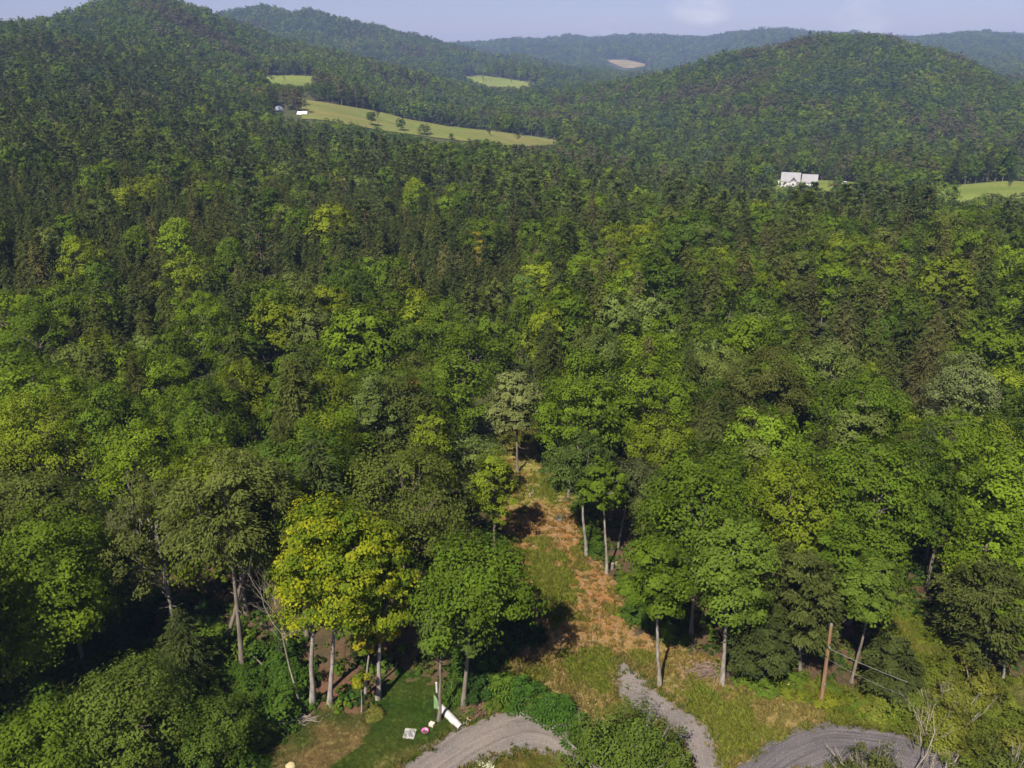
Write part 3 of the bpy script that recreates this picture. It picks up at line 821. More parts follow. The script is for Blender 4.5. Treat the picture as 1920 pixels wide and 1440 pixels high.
T_BRIGHT, T_MID, T_DEEP = (0.125, 0.188, 0.015), (0.092, 0.145, 0.014), (0.066, 0.108, 0.014)
T_YG, T_PALE, T_OLIVE = (0.148, 0.190, 0.015), (0.124, 0.162, 0.038), (0.092, 0.114, 0.023)
T_HEM, T_HEM2, T_BROWN = (0.045, 0.060, 0.016), (0.062, 0.076, 0.018), (0.088, 0.090, 0.030)
T_PINE, T_PINE2 = (0.078, 0.112, 0.034), (0.096, 0.128, 0.030)
T_YELLOW, T_GREY = (0.248, 0.258, 0.012), (0.160, 0.192, 0.065)

def hero(sp, base, top, cby, wpx, tint, label, h=16.0, seed=0, pale=False, name=None, leaf=0.255, clumps=170, dead=0, mat=None, group=None, lobes=10, nleaf=72, **kw):
    """one tree measured from the photo: foot pixel (or None), tip pixel, crown-bottom pixel row, crown width in pixels"""
    if base: bx, by, bz = hit(*base)
    else: bx, by, bz = by_top(top[0], top[1], h)
    u, w, zz = ray(*top); s = by / w
    H = ZC + zz * s - bz; lean = (u * s - bx, 0.0)
    cdep = by * CP + (ZC - bz - H * 0.6) * SP
    R = wpx / 2 * cdep / F_PX
    if cby: zb = max(0.12 * H, ZC + ray(top[0], cby)[2] * s - bz + 0.03 * H)
    else: zb = 0.3 * H
    zb = min(zb, H * 0.7)
    if sp == 'broad':
        cr, tr = broadleaf(seed, H, R, zb, nclump=clumps, nleaf=nleaf, leaf=leaf, lean=lean, dead=dead, lobes=lobes, **kw)
        lm, bm, nm, cat = mat or M_LEAF, M_PALEBARK if pale else M_BARK, name or 'broadleaf_tree', 'broadleaf tree'
    elif sp == 'feather':
        kw.pop('droop', 0); kw.pop('power', 0)
        cr, tr = broadleaf(seed, H, R, zb, nclump=clumps, nleaf=120, leaf=0.30, lean=lean, dead=dead, lobes=13, aspect=0.42, droop=0.55, **kw)
        lm, bm, nm, cat = M_NEEDLE, M_BARK, name or 'hemlock_tree', 'hemlock tree'
    elif sp == 'hem':
        cr, tr = conifer(seed, H, R, zb, per=9, step=0.38, spray=0.40, width=0.155, dens=4.2, dead=dead, **kw)
        lm, bm, nm, cat = M_NEEDLE, M_BARK, name or 'hemlock_tree', 'hemlock tree'
    else:
        cr, tr = pine(seed, H, R, zb, **kw)
        lm, bm, nm, cat = M_NEEDLE, M_PINEBARK, name or 'pine_tree', 'pine tree'
    HEROES.append((bx, by, R, H))
    return put_tree(nm, label, cat, (bx, by, bz), cr.mesh('crown', [lm]), tr.mesh('trunk', [bm]), tint, group=group)
HEROES = []

# the yellow maples on the edge of the lawn
hero('broad', (585, 1325), (596, 938), 1262, 172, T_YELLOW, 'yellow turning maple on the forest edge, the one with bare dead twigs against its crown', seed=11, pale=True, name='maple_tree', mat=M_MAPLE, clumps=260, leaf=0.23, nleaf=85)
hero('broad', (618, 1325), (655, 965), 1262, 165, (0.225, 0.245, 0.013), 'yellow turning maple with a thick pale trunk, crown pressed between two other yellow maples', seed=12, pale=True, name='maple_tree', mat=M_MAPLE, clumps=230, leaf=0.23, nleaf=85)
hero('broad', (708, 1312), (716, 984), 1275, 140, (0.22, 0.24, 0.013), 'yellow and green maple with flared trunk foot where the mown grass begins', seed=13, pale=True, name='maple_tree', mat=M_MAPLE, clumps=210, leaf=0.23, nleaf=85)
hero('broad', (684, 1308), (700, 1130), 1275, 84, (0.27, 0.22, 0.015), 'small yellow maple with orange tinged lower leaves and a thin curved trunk', seed=14, pale=True, name='maple_tree', mat=M_MAPLE, clumps=90, leaf=0.27, lobes=6)
hero('broad', (678, 1339), (676, 1262), 1285, 40, (0.30, 0.25, 0.02), 'thin bare stemmed yellow sapling standing alone below the yellow maples', seed=15, pale=True, name='maple_tree', mat=M_MAPLE, clumps=30, leaf=0.24, lobes=4)
# the pair by the lawn, right of the maples
hero('broad', (868, 1326), (895, 1018), 1235, 215, T_MID, 'large dense green tree with one straight grey trunk, casting its shadow over the clearing', seed=21, clumps=260, lobes=12)
hero('broad', (822, 1354), (838, 1128), 1268, 118, (0.075, 0.12, 0.026), 'leaning brown trunked tree rising beside the white tube on the lawn', seed=22, clumps=130, lobes=7)
hero('broad', None, (945, 1070), None, 100, T_MID, 'dark green tree whose low boughs reach over the shaded side of the clearing', h=6.5, seed=23, clumps=90, lobes=7)
# hemlock and woods beside the maples
hero('feather', (455, 1266), (418, 856), 1120, 215, (0.088, 0.108, 0.024), 'tall olive hemlock with long bare trunk and bleached dead branch stubs, beside the yellow maples', seed=31, dead=9, droop=0.5, power=0.55)
hero('feather', (418, 1226), (505, 872), 1150, 150, (0.074, 0.094, 0.022), 'olive hemlock standing between the bare trunked hemlock and the yellow maples', seed=32, dead=4, droop=0.5, power=0.6)
hero('broad', None, (540, 892), None, 105, T_YG, 'bright yellow green crown peeping above the bare twigs of the yellow maple', h=18, seed=33, clumps=110)
hero('broad', None, (272, 880), None, 170, (0.092, 0.112, 0.028), 'thin olive crown with pale forked stems showing through, beside the tall olive hemlock', h=19, seed=34, pale=True, clumps=120, leaf=0.24, dead=6)
hero('broad', None, (85, 962), None, 215, T_MID, 'large green tree with bright clumped boughs above the dark hollow in the woods', h=17, seed=35, clumps=240, lobes=12)
hero('broad', (100, 1290), (60, 1068), None, 215, T_BRIGHT, 'bright clumpy green tree under the large tree by the dark hollow', seed=36, clumps=230, lobes=11)
hero('broad', None, (60, 888), None, 190, T_OLIVE, 'rounded dull olive crown just above the dark hollow of the woods', h=17, seed=37, clumps=180)
hero('broad', None, (250, 798), None, 180, T_BRIGHT, 'broad bright green crown of flat layered boughs above the thin olive crown', h=17, seed=38, clumps=190)
hero('broad', None, (70, 735), None, 210, T_YG, 'yellow green spreading crown on the woods side of the dark hollow, higher up the slope', h=17, seed=39, clumps=190)
hero('hem', None, (330, 1140), None, 120, T_HEM, 'dark shaded hemlock inside the hollow next to the bare trunked hemlock', h=9, seed=40)
hero('broad', None, (225, 1258), None, 235, (0.105, 0.142, 0.022), 'olive green young tree with drooping fine foliage in the thicket below the dark hollow', h=10, seed=141, clumps=230, leaf=0.22)
hero('broad', None, (75, 1335), None, 210, T_MID, 'deep green young tree at the foot of the bright clumpy tree, below the hollow', h=9, seed=142, clumps=200, leaf=0.24)
hero('broad', None, (395, 1330), None, 150, (0.082, 0.128, 0.018), 'fresh green young tree at the lawn side of the thicket', h=6, seed=143, clumps=140, leaf=0.2)
# behind the maples
hero('broad', None, (745, 842), None, 250, (0.098, 0.128, 0.024), 'broad light green crown of many flat boughs directly behind the yellow maples', h=17, seed=41, clumps=250, lobes=12)
hero('broad', (868, 955), (890, 820), 935, 118, T_PALE, 'pale green tree with leaning forked white trunk beside the clearing', seed=42, pale=True, clumps=130, leaf=0.26, dead=3)
hero('broad', None, (925, 850), None, 90, T_YG, 'yellow green tree leaning out over the head of the clearing', h=13, seed=43, clumps=110)
hero('broad', None, (800, 770), None, 110, T_YG, 'yellow tinged crown behind the broad light green crown, up from the yellow maples', h=16, seed=44, clumps=120)
hero('broad', None, (695, 697), None, 95, T_PALE, 'tall narrow pale green crown standing above its darker neighbours', h=18, seed=45, clumps=110)
hero('broad', None, (775, 712), None, 60, (0.16, 0.125, 0.03), 'small rusty yellow crown beside the tall narrow pale green one', h=15, seed=46, clumps=70, lobes=6)
hero('broad', (972, 888), (966, 698), 845, 95, T_GREY, 'lone grey green tree on a long straight bare trunk at the head of the clearing', seed=47, clumps=210, leaf=0.3, dead=3)
hero('broad', None, (1072, 715), None, 120, T_BRIGHT, 'bright green dense crown beside the lone grey green tree', h=16, seed=48, clumps=150)
# the far side of the clearing
hero('broad', (1100, 1044), (1090, 812), 985, 130, (0.072, 0.108, 0.022), 'dark green tree with slim pale trunk where the clearing narrows, first of three', seed=51, pale=True, clumps=150)
hero('broad', (1138, 1076), (1132, 866), 990, 88, T_MID, 'slender green tree on the tallest bare kinked pale trunk beside the red brown clearing', seed=52, pale=True, clumps=110)
hero('broad', (1158, 1030), (1192, 858), 985, 130, (0.066, 0.082, 0.033), 'dull olive tree with grey leaning trunk behind the kinked pale trunk', seed=53, clumps=140, leaf=0.26)
hero('broad', None, (1255, 905), None, 110, T_OLIVE, 'brownish olive crown behind the round crowned tree of the clearing', h=14, seed=54, clumps=120, leaf=0.25)
hero('broad', (1238, 1288), (1222, 1012), 1205, 128, T_MID, 'round crowned tree on one straight white trunk beside the gravel path', seed=55, pale=True, clumps=200, lobes=9)
hero('broad', (1355, 1284), (1385, 974), 1235, 152, (0.115, 0.170, 0.022), 'bright lime green tree on a forked white trunk at the edge of the clearing', seed=56, pale=True, clumps=260, lobes=12)
hero('feather', (1500, 1270), (1508, 1030), 1300, 135, T_HEM2, 'dark shaggy hemlock behind the wooden utility pole', seed=57, dead=5, droop=0.55, power=0.55)
hero('feather', (1425, 1284), (1430, 1135), 1330, 120, T_HEM, 'low very dark hemlock bough mass beside the lime green tree trunk', seed=58, droop=0.6, power=0.5)
hero('feather', (1665, 1318), (1672, 1200), 1350, 95, T_HEM, 'low dark hemlock with drooping boughs uphill of the dead snags, beside the leaning peeling trunk', seed=59, droop=0.6, power=0.5)
hero('broad', (1597, 1280), (1652, 1056), 1200, 135, (0.105, 0.15, 0.02), 'yellow green tree on a leaning grey peeling trunk next to the utility pole', seed=60, clumps=190)
hero('broad', None, (1590, 988), None, 120, T_MID, 'green domed crown above the shaggy hemlock and the utility pole', h=14, seed=61, clumps=150)
hero('broad', None, (1485, 862), None, 215, T_YG, 'large yellow green crown with an orange spot, uphill of the lime green tree', h=17, seed=62, clumps=240, lobes=12)
hero('broad', None, (1655, 832), None, 200, T_MID, 'largest tall domed green crown of the woods behind the utility pole', h=20, seed=63, clumps=280, lobes=12)
hero('broad', None, (1425, 832), None, 105, T_PALE, 'pale green round crown beside the yellow green crown with the orange spot', h=16, seed=64, clumps=120)
hero('feather', (1850, 1262), (1855, 1062), 1300, 170, T_HEM2, 'big dark hemlock casting a black shadow on the weedy bank', seed=65, droop=0.5, power=0.6, dead=4)
hero('broad', (1880, 1280), (1905, 1110), 1255, 95, T_MID, 'green tree with thin white leaning trunk on the weedy bank, beside the big dark hemlock', seed=66, pale=True, clumps=110)
hero('broad', None, (1872, 958), None, 140, T_BRIGHT, 'bright green crown above the big dark hemlock on the bank', h=15, seed=67, clumps=170)
hero('broad', None, (1800, 838), None, 120, T_MID, 'green crown on bare stems next to the largest domed crown', h=17, seed=68, clumps=140)
hero('broad', None, (1870, 792), None, 130, T_YG, 'yellow green crown above the stand near the pale bare snag stems', h=16, seed=69, clumps=150)
hero('broad', None, (1815, 662), None, 150, T_GREY, 'grey green crown with bare white branches in its front', h=18, seed=70, clumps=170, dead=4, leaf=0.26)
hero('broad', None, (1625, 752), None, 110, T_PALE, 'pale leaved crown with white dead limb, far up behind the domed crown', h=16, seed=71, clumps=130)
hero('feather', None, (1445, 655), None, 150, T_HEM2, 'broad feathery dark hemlock dome surrounded by bright maples', h=19, seed=72, power=0.55)
hero('broad', None, (368, 548), None, 120, T_BRIGHT, 'tallest bright green dome against the dark conifer belt', h=19, seed=73, clumps=140)
hero('broad', None, (55, 562), None, 120, T_MID, 'round green crown against the dark conifers, beside the rusty bare branches', h=18, seed=74, clumps=140)
hero('broad', None, (825, 560), None, 110, T_MID, 'green crown with bare forked stems showing at its foot, below the dark conifers', h=18, seed=75, pale=True, clumps=130)
hero('broad', None, (985, 510), None, 75, (0.1, 0.155, 0.035), 'fresh green cluster crown standing out in the dark conifer belt', h=18, seed=76, clumps=100)
hero('broad', None, (1107, 510), None, 50, (0.062, 0.15, 0.024), 'small vivid green crown among the dark hemlocks', h=17, seed=77, clumps=80, lobes=7)
hero('hem', None, (1760, 585), None, 110, T_BROWN, 'bronze tinged hemlock with bleached tip on the slope', h=20, seed=78, power=0.7)
hero('broad', None, (895, 436), None, 32, (0.24, 0.2, 0.02), 'small yellow crown in the middle of the dark conifer belt', h=15, seed=79, clumps=50, lobes=6)

# ------------------------------------------------------------------ shared prototypes for the rest of the woods
def proto_set(fn, mats, specs):
    out = []
    for a in specs:
        cr, tr = fn(**a)
        H = a['H']
        out.append({'cr': cr, 'tr': tr, 'H': H, 'R': a['R'], 'mats': mats})
    return out
rp = np.random.default_rng(77)
def bspec(n, nclump, nleaf, leaf, lobes, s0, limbs=True):
    return [dict(seed=s0 + i, H=16.0, R=float(rp.uniform(3.9, 5.8)), zb=float(rp.uniform(3.8, 6.5) if limbs else rp.uniform(1.6, 3.0)), nclump=nclump, nleaf=nleaf, leaf=leaf, lobes=int(lobes + rp.integers(-1, 3)), limbs=limbs) for i in range(n)]
def hspec(n, per, step, spray, dens, s0, width=0.26):
    return [dict(seed=s0 + i, H=18.0, R=float(rp.uniform(3.3, 4.6)), zb=float(rp.uniform(2.5, 5.0) if step < 1 else 1.2), per=per, step=step, spray=spray, dens=dens, width=width, droop=float(rp.uniform(0.35, 0.55)), power=float(rp.uniform(0.48, 0.7))) for i in range(n)]
def pspec(n, tufts, need, nl, nw, gap, s0):
    return [dict(seed=s0 + i, H=21.0, R=float(rp.uniform(3.4, 4.6)), zb=float(rp.uniform(6, 9.5) if gap < 1.5 else rp.uniform(3, 5.5)), tufts=tufts, need=need, nl=nl, nw=nw, gap=gap) for i in range(n)]
PROTO = {
    'broad': [proto_set(broadleaf, (M_LEAF, M_BARK), bspec(10, 170, 70, 0.275, 10, 200)),
              proto_set(broadleaf, (M_LEAF, M_BARK), bspec(8, 125, 42, 0.40, 9, 230)),
              proto_set(broadleaf, (M_LEAF, M_BARK), bspec(8, 82, 20, 0.70, 7, 260, False)),
              proto_set(broadleaf, (M_LEAF, M_BARK), bspec(8, 60, 11, 1.05, 6, 290, False))],
    'hem': [proto_set(conifer, (M_NEEDLE, M_BARK), hspec(6, 8, 0.45, 0.46, 3.4, 300, 0.19)),
            proto_set(conifer, (M_NEEDLE, M_BARK), hspec(6, 8, 0.65, 0.62, 2.1, 320, 0.24)),
            proto_set(conifer, (M_NEEDLE, M_BARK), hspec(6, 7, 1.0, 1.1, 1.1, 340, 0.32)),
            proto_set(conifer, (M_NEEDLE, M_BARK), hspec(5, 6, 1.7, 1.8, 0.7, 360, 0.42))],
    'pine': [proto_set(pine, (M_NEEDLE, M_PINEBARK), pspec(5, 6, 22, 0.5, 0.13, 1.1, 400)),
             proto_set(pine, (M_NEEDLE, M_PINEBARK), pspec(6, 5, 13, 0.72, 0.2, 1.2, 420)),
             proto_set(pine, (M_NEEDLE, M_PINEBARK), pspec(6, 4, 6, 1.2, 0.36, 1.6, 440)),
             proto_set(pine, (M_NEEDLE, M_PINEBARK), pspec(5, 3, 4, 1.9, 0.7, 2.2, 460))],
}
def whole(p, name):
    s = Soup()
    for part, m in ((p['cr'], 0), (p['tr'], 1)):
        off = s.n
        for V, Q, a, sm in zip(part.v, part.q, part.a, part.s):
            s.v.append(V); s.q.append(Q + off); s.m.append(np.full(len(Q), m)); s.a.append(a); s.s.append(sm)
        s.n += part.n
    return s.mesh(name, list(p['mats']))
for sp, lods in PROTO.items():
    for li, ps in enumerate(lods):
        for p in ps:
            if li < 2:
                p['crown'] = p['cr'].mesh('crown', [p['mats'][0]]); p['trunk'] = p['tr'].mesh('trunk', [p['mats'][1]])
            if li: p['whole'] = whole(p, 'tree')

# ------------------------------------------------------------------ where the rest of the trees stand
rs = np.random.default_rng(2024)
def ring_points(d0, d1, sp, azmax):
    m = d1 * 1.02
    xs = np.arange(-m, m, sp); ys = np.arange(0, m, sp)
    X, Y = np.meshgrid(xs, ys); X = X + rs.uniform(-0.42, 0.42, X.shape) * sp; Y = Y + rs.uniform(-0.42, 0.42, Y.shape) * sp
    X, Y = X.ravel(), Y.ravel(); d = np.hypot(X, Y); az = np.abs(np.arctan2(X, Y))
    k = (d >= d0) & (d < d1) & (az < math.radians(azmax))
    return X[k], Y[k]
parts = [(24, 300, 6.2, 50, 1.0), (140, 300, 4.7, 50, 1.0), (300, 500, 6.6, 46, 1.0), (500, 1000, 7.4, 42, 1.08), (1000, 1800, 8.6, 40, 1.25), (1800, 3000, 11.5, 40, 1.7), (3000, 4700, 16, 40, 2.3)]
PX, PY, PS = [], [], []
for d0, d1, sp, azm, sc in parts:
    x, y = ring_points(d0, d1, sp, azm)
    if d1 == 300:
        belt = (np.hypot(x, y) > 140) & (960 + F_PX / CP * x / np.maximum(y, 1) < 1010)
        x, y = (x[belt], y[belt]) if d0 == 140 else (x[~belt], y[~belt])
    PX.append(x); PY.append(y); PS.append(np.full(len(x), sc))
PX, PY, PS = np.concatenate(PX), np.concatenate(PY), np.concatenate(PS)
PZ = tz(PX, PY); PD = np.hypot(PX, PY)
bpx, bpy_ = project(PX, PY, PZ)
tpx, tpy = project(PX, PY, PZ + 15 * PS)
mpx, mpy = project(PX, PY, PZ + 9 * PS)
keep = np.ones(len(PX), bool)
# the clearing, lawn, track and bank stay open
near = PD < 140
gx, gy = bpx, bpy_
for poly, grow in ((CLEARING, 1.08), (LAWN, 1.04), (TRACK, 1.15), (BANK, 1.0)):
    c = np.mean(poly, axis=0)
    P2 = [tuple(c + (np.array(p) - c) * grow) for p in poly]
    keep &= ~(near & in_poly(gx, gy, P2))
    # crowns must not close over the open ground either
    keep &= ~(near & in_poly(mpx, mpy, poly))
    if poly is not BANK: keep &= ~(near & in_poly(tpx, tpy, poly))
shx, shy = project(PX + 7.5 * math.sin(SHADOW_AZ), PY + 7.5 * math.cos(SHADOW_AZ), PZ)
for poly in ([(970, 1025), (1100, 1030), (1165, 1095), (1175, 1200), (1085, 1215), (1065, 1150), (1010, 1110)], [(1005, 900), (1070, 900), (1095, 1010), (1020, 990)]):
    keep &= ~(near & in_poly(shx, shy, poly))
keep &= ~(near & (bpy_ > 1250) & (bpx > 470))
keep &= ~(near & (bpy_ > 1420))
for hx, hy, hr, hh in HEROES:
    keep &= ~(np.hypot(PX - hx, PY - hy) < max(2.2, hr * 0.92))
    # nothing in front of a measured tree: clear the sight line just before it
    hd = math.hypot(hx, hy); along = (PX * hx + PY * hy) / hd; across = np.abs(PX * hy - PY * hx) / hd
    keep &= ~((across < hr * 0.75) & (along < hd) & (along > hd - 7.5 - 0.25 * hh) & (hd < 130))
for ring, dfar, vis in FIELDS:
    keep &= ~in_poly(PX, PY, ring)
# drop what ridges hide anyway (with a margin, so that a step to the side still finds trees)
cano = (TZ[:NF] + 12 - ZC) / RG[None]
hor = np.maximum.accumulate(cano, axis=1)
ia = np.clip(np.round((np.arctan2(PX, PY) - FINE[0]) / (FINE[1] - FINE[0])).astype(int), 0, NF - 1)
ja = np.clip((np.log(np.maximum(PD, R0) / R0) / math.log(R1 / R0) * (NR - 1)).astype(int) - 3, 0, NR - 1)
keep &= ~((PD > 320) & ((PZ + 17 * PS - ZC) / PD < hor[ia, ja] - 0.010))
PX, PY, PZ, PD, PS = PX[keep], PY[keep], PZ[keep], PD[keep], PS[keep]
tpx, tpy = tpx[keep], tpy[keep]
N = len(PX)
PXH = 960 + F_PX / CP * np.tan(np.arctan2(PX, PY))
pb = np.full((N, 3), (0.84, 0.09, 0.07))           # broadleaf, hemlock, pine
def zone(mask, p): pb[mask] = p
zone(PD < 135, (0.84, 0.16, 0.0))
zone((PD < 135) & (PD > 78) & (PXH > 1230), (0.64, 0.36, 0.0))
zone((PD >= 128) & (PD < 300) & (PXH < 1010), (0.10, 0.88, 0.02))
zone((PD >= 128) & (PD < 142) & (PXH < 1010), (0.40, 0.60, 0.0))
zone((PD >= 128) & (PD < 250) & (PXH >= 1010), (0.58, 0.38, 0.04))
zone((PD >= 215) & (PD < 420) & (PXH >= 850), (0.64, 0.14, 0.22))
zone((PD >= 300) & (PD < 470) & (PXH < 850), (0.46, 0.24, 0.30))
zone((PD >= 470) & (PD < 800) & (PXH < 420), (0.62, 0.16, 0.22))
pb += np.where((PD > 150) & (PD < 300) & (PXH < 1010), 0.09, 0.25)[:, None] * waves(PX, PY, 88, 8, 25, 110)[:, None] * np.array([1, -0.7, -0.3]); pb = np.clip(pb, 0.02, 1); pb[PD < 170, 2] = 0; pb[PD > 700] *= np.array([1, 0.5, 0.0]); pb /= pb.sum(1)[:, None]
ur = rs.uniform(0, 1, N)
SPI = np.where(ur < pb[:, 0], 0, np.where(ur < pb[:, 0] + pb[:, 1], 1, 2))
SPN = ('broad', 'hem', 'pine')
pal_b = [(T_MID, 'mid green'), (T_BRIGHT, 'bright green'), (T_DEEP, 'deep green'), (T_YG, 'yellow green'), (T_OLIVE, 'dull olive'), (T_PALE, 'pale green')]
pw_near = np.array([0.31, 0.24, 0.15, 0.12, 0.10, 0.08]); pw_far = np.array([0.36, 0.14, 0.24, 0.04, 0.14, 0.08])
pal_h = [(T_HEM, 'very dark'), (T_HEM2, 'dark olive'), (T_BROWN, 'bronze tinged')]
pal_p = [(T_PINE, 'blue green'), (T_PINE2, 'light green')]
FARN = waves(PX, PY, 99, 10, 60, 380)
TI = np.zeros(N, int); TINT = np.zeros((N, 3))
for i in range(N):
    if SPI[i] == 0:
        TI[i] = rs.choice(6, p=pw_near if PD[i] < 200 else pw_far); c = pal_b[TI[i]][0]
    elif SPI[i] == 1:
        bw = 0.28 if (PXH[i] > 1000 and 110 < PD[i] < 330) else 0.07
        TI[i] = rs.choice(3, p=(0.62 - bw, 0.38, bw)); c = pal_h[TI[i]][0]
    else:
        TI[i] = rs.choice(2, p=(0.6, 0.4)); c = pal_p[TI[i]][0]
    if PD[i] > 420 and SPI[i] == 0:
        q = FARN[i] + rs.normal(0, 0.45)
        if q > 0.9: c = (0.100, 0.100, 0.047)
        elif q < -0.8: c = (0.066, 0.104, 0.045)
    TINT[i] = np.array(c) * (rs.uniform(0.78, 1.22) if PD[i] < 420 else rs.uniform(0.86, 1.14))
SZ = rs.uniform(0, 1, N)
HH = np.where(SPI == 0, 11.0 + 7.5 * SZ, np.where(SPI == 1, 12.5 + 7.5 * SZ, 16 + 8 * SZ)) * PS
plant = (SPI == 1) & (PXH < 1010) & (PD > 140) & (PD < 300)
HH = np.where(plant, HH * 0.86, HH)
WID = rs.uniform(0.8, 1.15, N) * np.where(plant, 0.86, 1.0)
# nothing tall enough to hide a meadow or a building stands in front of it
def hides():
    bad = np.zeros(N, bool)
    for f in (0.3, 0.45, 0.65, 0.85, 1.0):
        fx, fy = project(PX, PY, PZ + HH * f)
        hw = 4.3 * PS * HH / 16 * F_PX / np.maximum(PD, 50)
        for ring, dfar, vis in FIELDS + [(None, 640, DOMES_CLEAR)]:
            for o in (-0.85, 0, 0.85): bad |= (PD < dfar) & (PD > 180) & in_poly(fx + o * hw, fy, vis)
    return bad
for k_ in range(3):                     # younger, lower trees grow there instead
    b_ = hides(); HH = np.where(b_, HH * 0.66, HH); WID = np.where(b_, WID * 1.12, WID)
keep = ~hides()
PX, PY, PZ, PD, PS, PXH, SPI, TI, TINT, SZ, HH, WID, tpx, tpy = (a[keep] for a in (PX, PY, PZ, PD, PS, PXH, SPI, TI, TINT, SZ, HH, WID, tpx, tpy))
N = len(PX)
LOD = np.where(PD < 112, 0, np.where(PD < 290, 1, np.where(PD < 720, 2, 3)))
RZ = rs.uniform(0, 6.283, N)
VAR = rs.integers(0, 1000, N)
inframe = (tpx > -40) & (tpx < 1960) & (tpy > -30) & (tpy < 1440)

def zone_words(d, pxh):
    if d < 62: return 'beside the dark hollow' if pxh < 700 else ('behind the utility pole' if pxh > 1250 else 'close to the clearing')
    spot = ('above the dark hollow' if pxh < 420 else 'above the tall hemlock' if pxh < 640 else 'above the yellow maples' if pxh < 900
            else 'above the clearing' if pxh < 1130 else 'above the lime tree' if pxh < 1450 else 'above the utility pole' if pxh < 1650 else 'above the weedy bank')
    if d < 100: return spot
    if d < 150: return 'well ' + spot
    if d < 215: return ('lower conifer belt ' if pxh < 960 else 'mid slope ') + spot
    low = ('below the silo' if pxh < 620 else 'below the hay meadow' if pxh < 1100 else 'left of the white house' if pxh < 1400 else 'below the white house' if pxh < 1640 else 'below the roadside meadow')
    if d < 320: return ('upper conifer belt ' if pxh < 960 else 'woods ') + low
    return 'close ' + low
SIZE_B = lambda s: 'small' if s < 0.33 else ('medium' if s < 0.7 else 'large')
used = {'broad': 0, 'hem': 0, 'pine': 0}
cap = {'broad': 296 - sum(1 for o in scn.objects if o.get('category') == 'broadleaf tree'), 'hem': 296 - sum(1 for o in scn.objects if o.get('category') == 'hemlock tree'), 'pine': 296}
NAMES = {'broad': ('broadleaf_tree', 'broadleaf tree'), 'hem': ('hemlock_tree', 'hemlock tree'), 'pine': ('pine_tree', 'pine tree')}
single = np.zeros(N, bool)
order = np.argsort(PD)
for i in order:
    sp = SPN[SPI[i]]
    if not inframe[i] or used[sp] >= cap[sp] or LOD[i] > 2: continue
    if tpy[i] > 1300 and (tpx[i] < 20): continue
    used[sp] += 1; single[i] = True
    ps = PROTO[sp][LOD[i]]; p = ps[VAR[i] % len(ps)]
    k = HH[i] / p['H']; sc = (k * WID[i], k * WID[i], k)
    sw = SIZE_B(SZ[i]); zw = zone_words(PD[i], PXH[i])
    dq = np.hypot(PX - PX[i], PY - PY[i]); dq[i] = 1e9; j = int(np.argmin(dq))
    said = lambda q: (pal_b, pal_h, pal_p)[SPI[q]][TI[q]][1] + (' tree', ' hemlock', ' pine')[SPI[q]]
    lab = f"{sw} {said(i)} by a {said(j)}, {zw}".replace('bronze tinged', 'bronze').replace('dull olive', 'olive')
    loc = (float(PX[i]), float(PY[i]), float(PZ[i]))
    grp = ('leafy trees ' if sp == 'broad' else 'hemlocks ' if sp == 'hem' else 'pines ') + zw
    if 'crown' in p and PD[i] < 175:
        put_tree(NAMES[sp][0], lab, NAMES[sp][1], loc, p['crown'], p['trunk'], TINT[i], float(RZ[i]), sc, grp)
    else:
        o = link(NAMES[sp][0], p['whole'], None, loc, float(RZ[i])); o.scale = sc
        o['tint'] = [float(q) for q in TINT[i]]
        tag(o, lab, NAMES[sp][1], grp)
print('scatter', N, 'singles', used)

# ------------------------------------------------------------------ stuff: one object scattering shared shapes on points
def scatter(name, meshes, P, pid, rz, scl, tint, tilt=None):
    if len(P) == 0: return None
    c = bpy.data.collections.new(name + '_shapes')
    for i, me in enumerate(meshes):
        c.objects.link(bpy.data.objects.new(f'{name}_shape_{i:03d}', me))
    me = bpy.data.meshes.new(name)
    me.vertices.add(len(P)); me.vertices.foreach_set('co', np.asarray(P, np.float32).ravel())
    def at(n, t, v, key):
        a = me.attributes.new(n, t, 'POINT'); a.data.foreach_set(key, np.ascontiguousarray(v).ravel())
    at('pid', 'INT', np.asarray(pid, np.int32), 'value')
    rot = np.zeros((len(P), 3), np.float32); rot[:, 2] = rz
    if tilt is not None: rot[:, :2] = tilt
    at('rot', 'FLOAT_VECTOR', rot, 'vector')
    at('scl', 'FLOAT_VECTOR', np.asarray(scl, np.float32), 'vector')
    at('tint', 'FLOAT_COLOR', np.hstack([tint, np.ones((len(P), 1))]).astype(np.float32), 'color')
    o = link(name, me, kind='stuff')
    ng = bpy.data.node_groups.new(name + '_nodes', 'GeometryNodeTree')
    ng.interface.new_socket('Geometry', in_out='INPUT', socket_type='NodeSocketGeometry')
    ng.interface.new_socket('Geometry', in_out='OUTPUT', socket_type='NodeSocketGeometry')
    n, l = ng.nodes, ng.links
    gi, go = n.new('NodeGroupInput'), n.new('NodeGroupOutput')
    iop = n.new('GeometryNodeInstanceOnPoints'); ci = n.new('GeometryNodeCollectionInfo')
    ci.inputs['Collection'].default_value = c; ci.inputs['Separate Children'].default_value = True; ci.inputs['Reset Children'].default_value = True
    iop.inputs['Pick Instance'].default_value = True
    def na(nm, t):
        x = n.new('GeometryNodeInputNamedAttribute'); x.data_type = t; x.inputs['Name'].default_value = nm
        return x.outputs['Attribute']
    e2r = n.new('FunctionNodeEulerToRotation')
    l.new(na('rot', 'FLOAT_VECTOR'), e2r.inputs[0]); l.new(e2r.outputs[0], iop.inputs['Rotation'])
    l.new(gi.outputs[0], iop.inputs['Points']); l.new(ci.outputs[0], iop.inputs['Instance'])
    l.new(na('pid', 'INT'), iop.inputs['Instance Index']); l.new(na('scl', 'FLOAT_VECTOR'), iop.inputs['Scale'])
    l.new(iop.outputs[0], go.inputs[0])
    md = o.modifiers.new('scatter', 'NODES'); md.node_group = ng
    return o

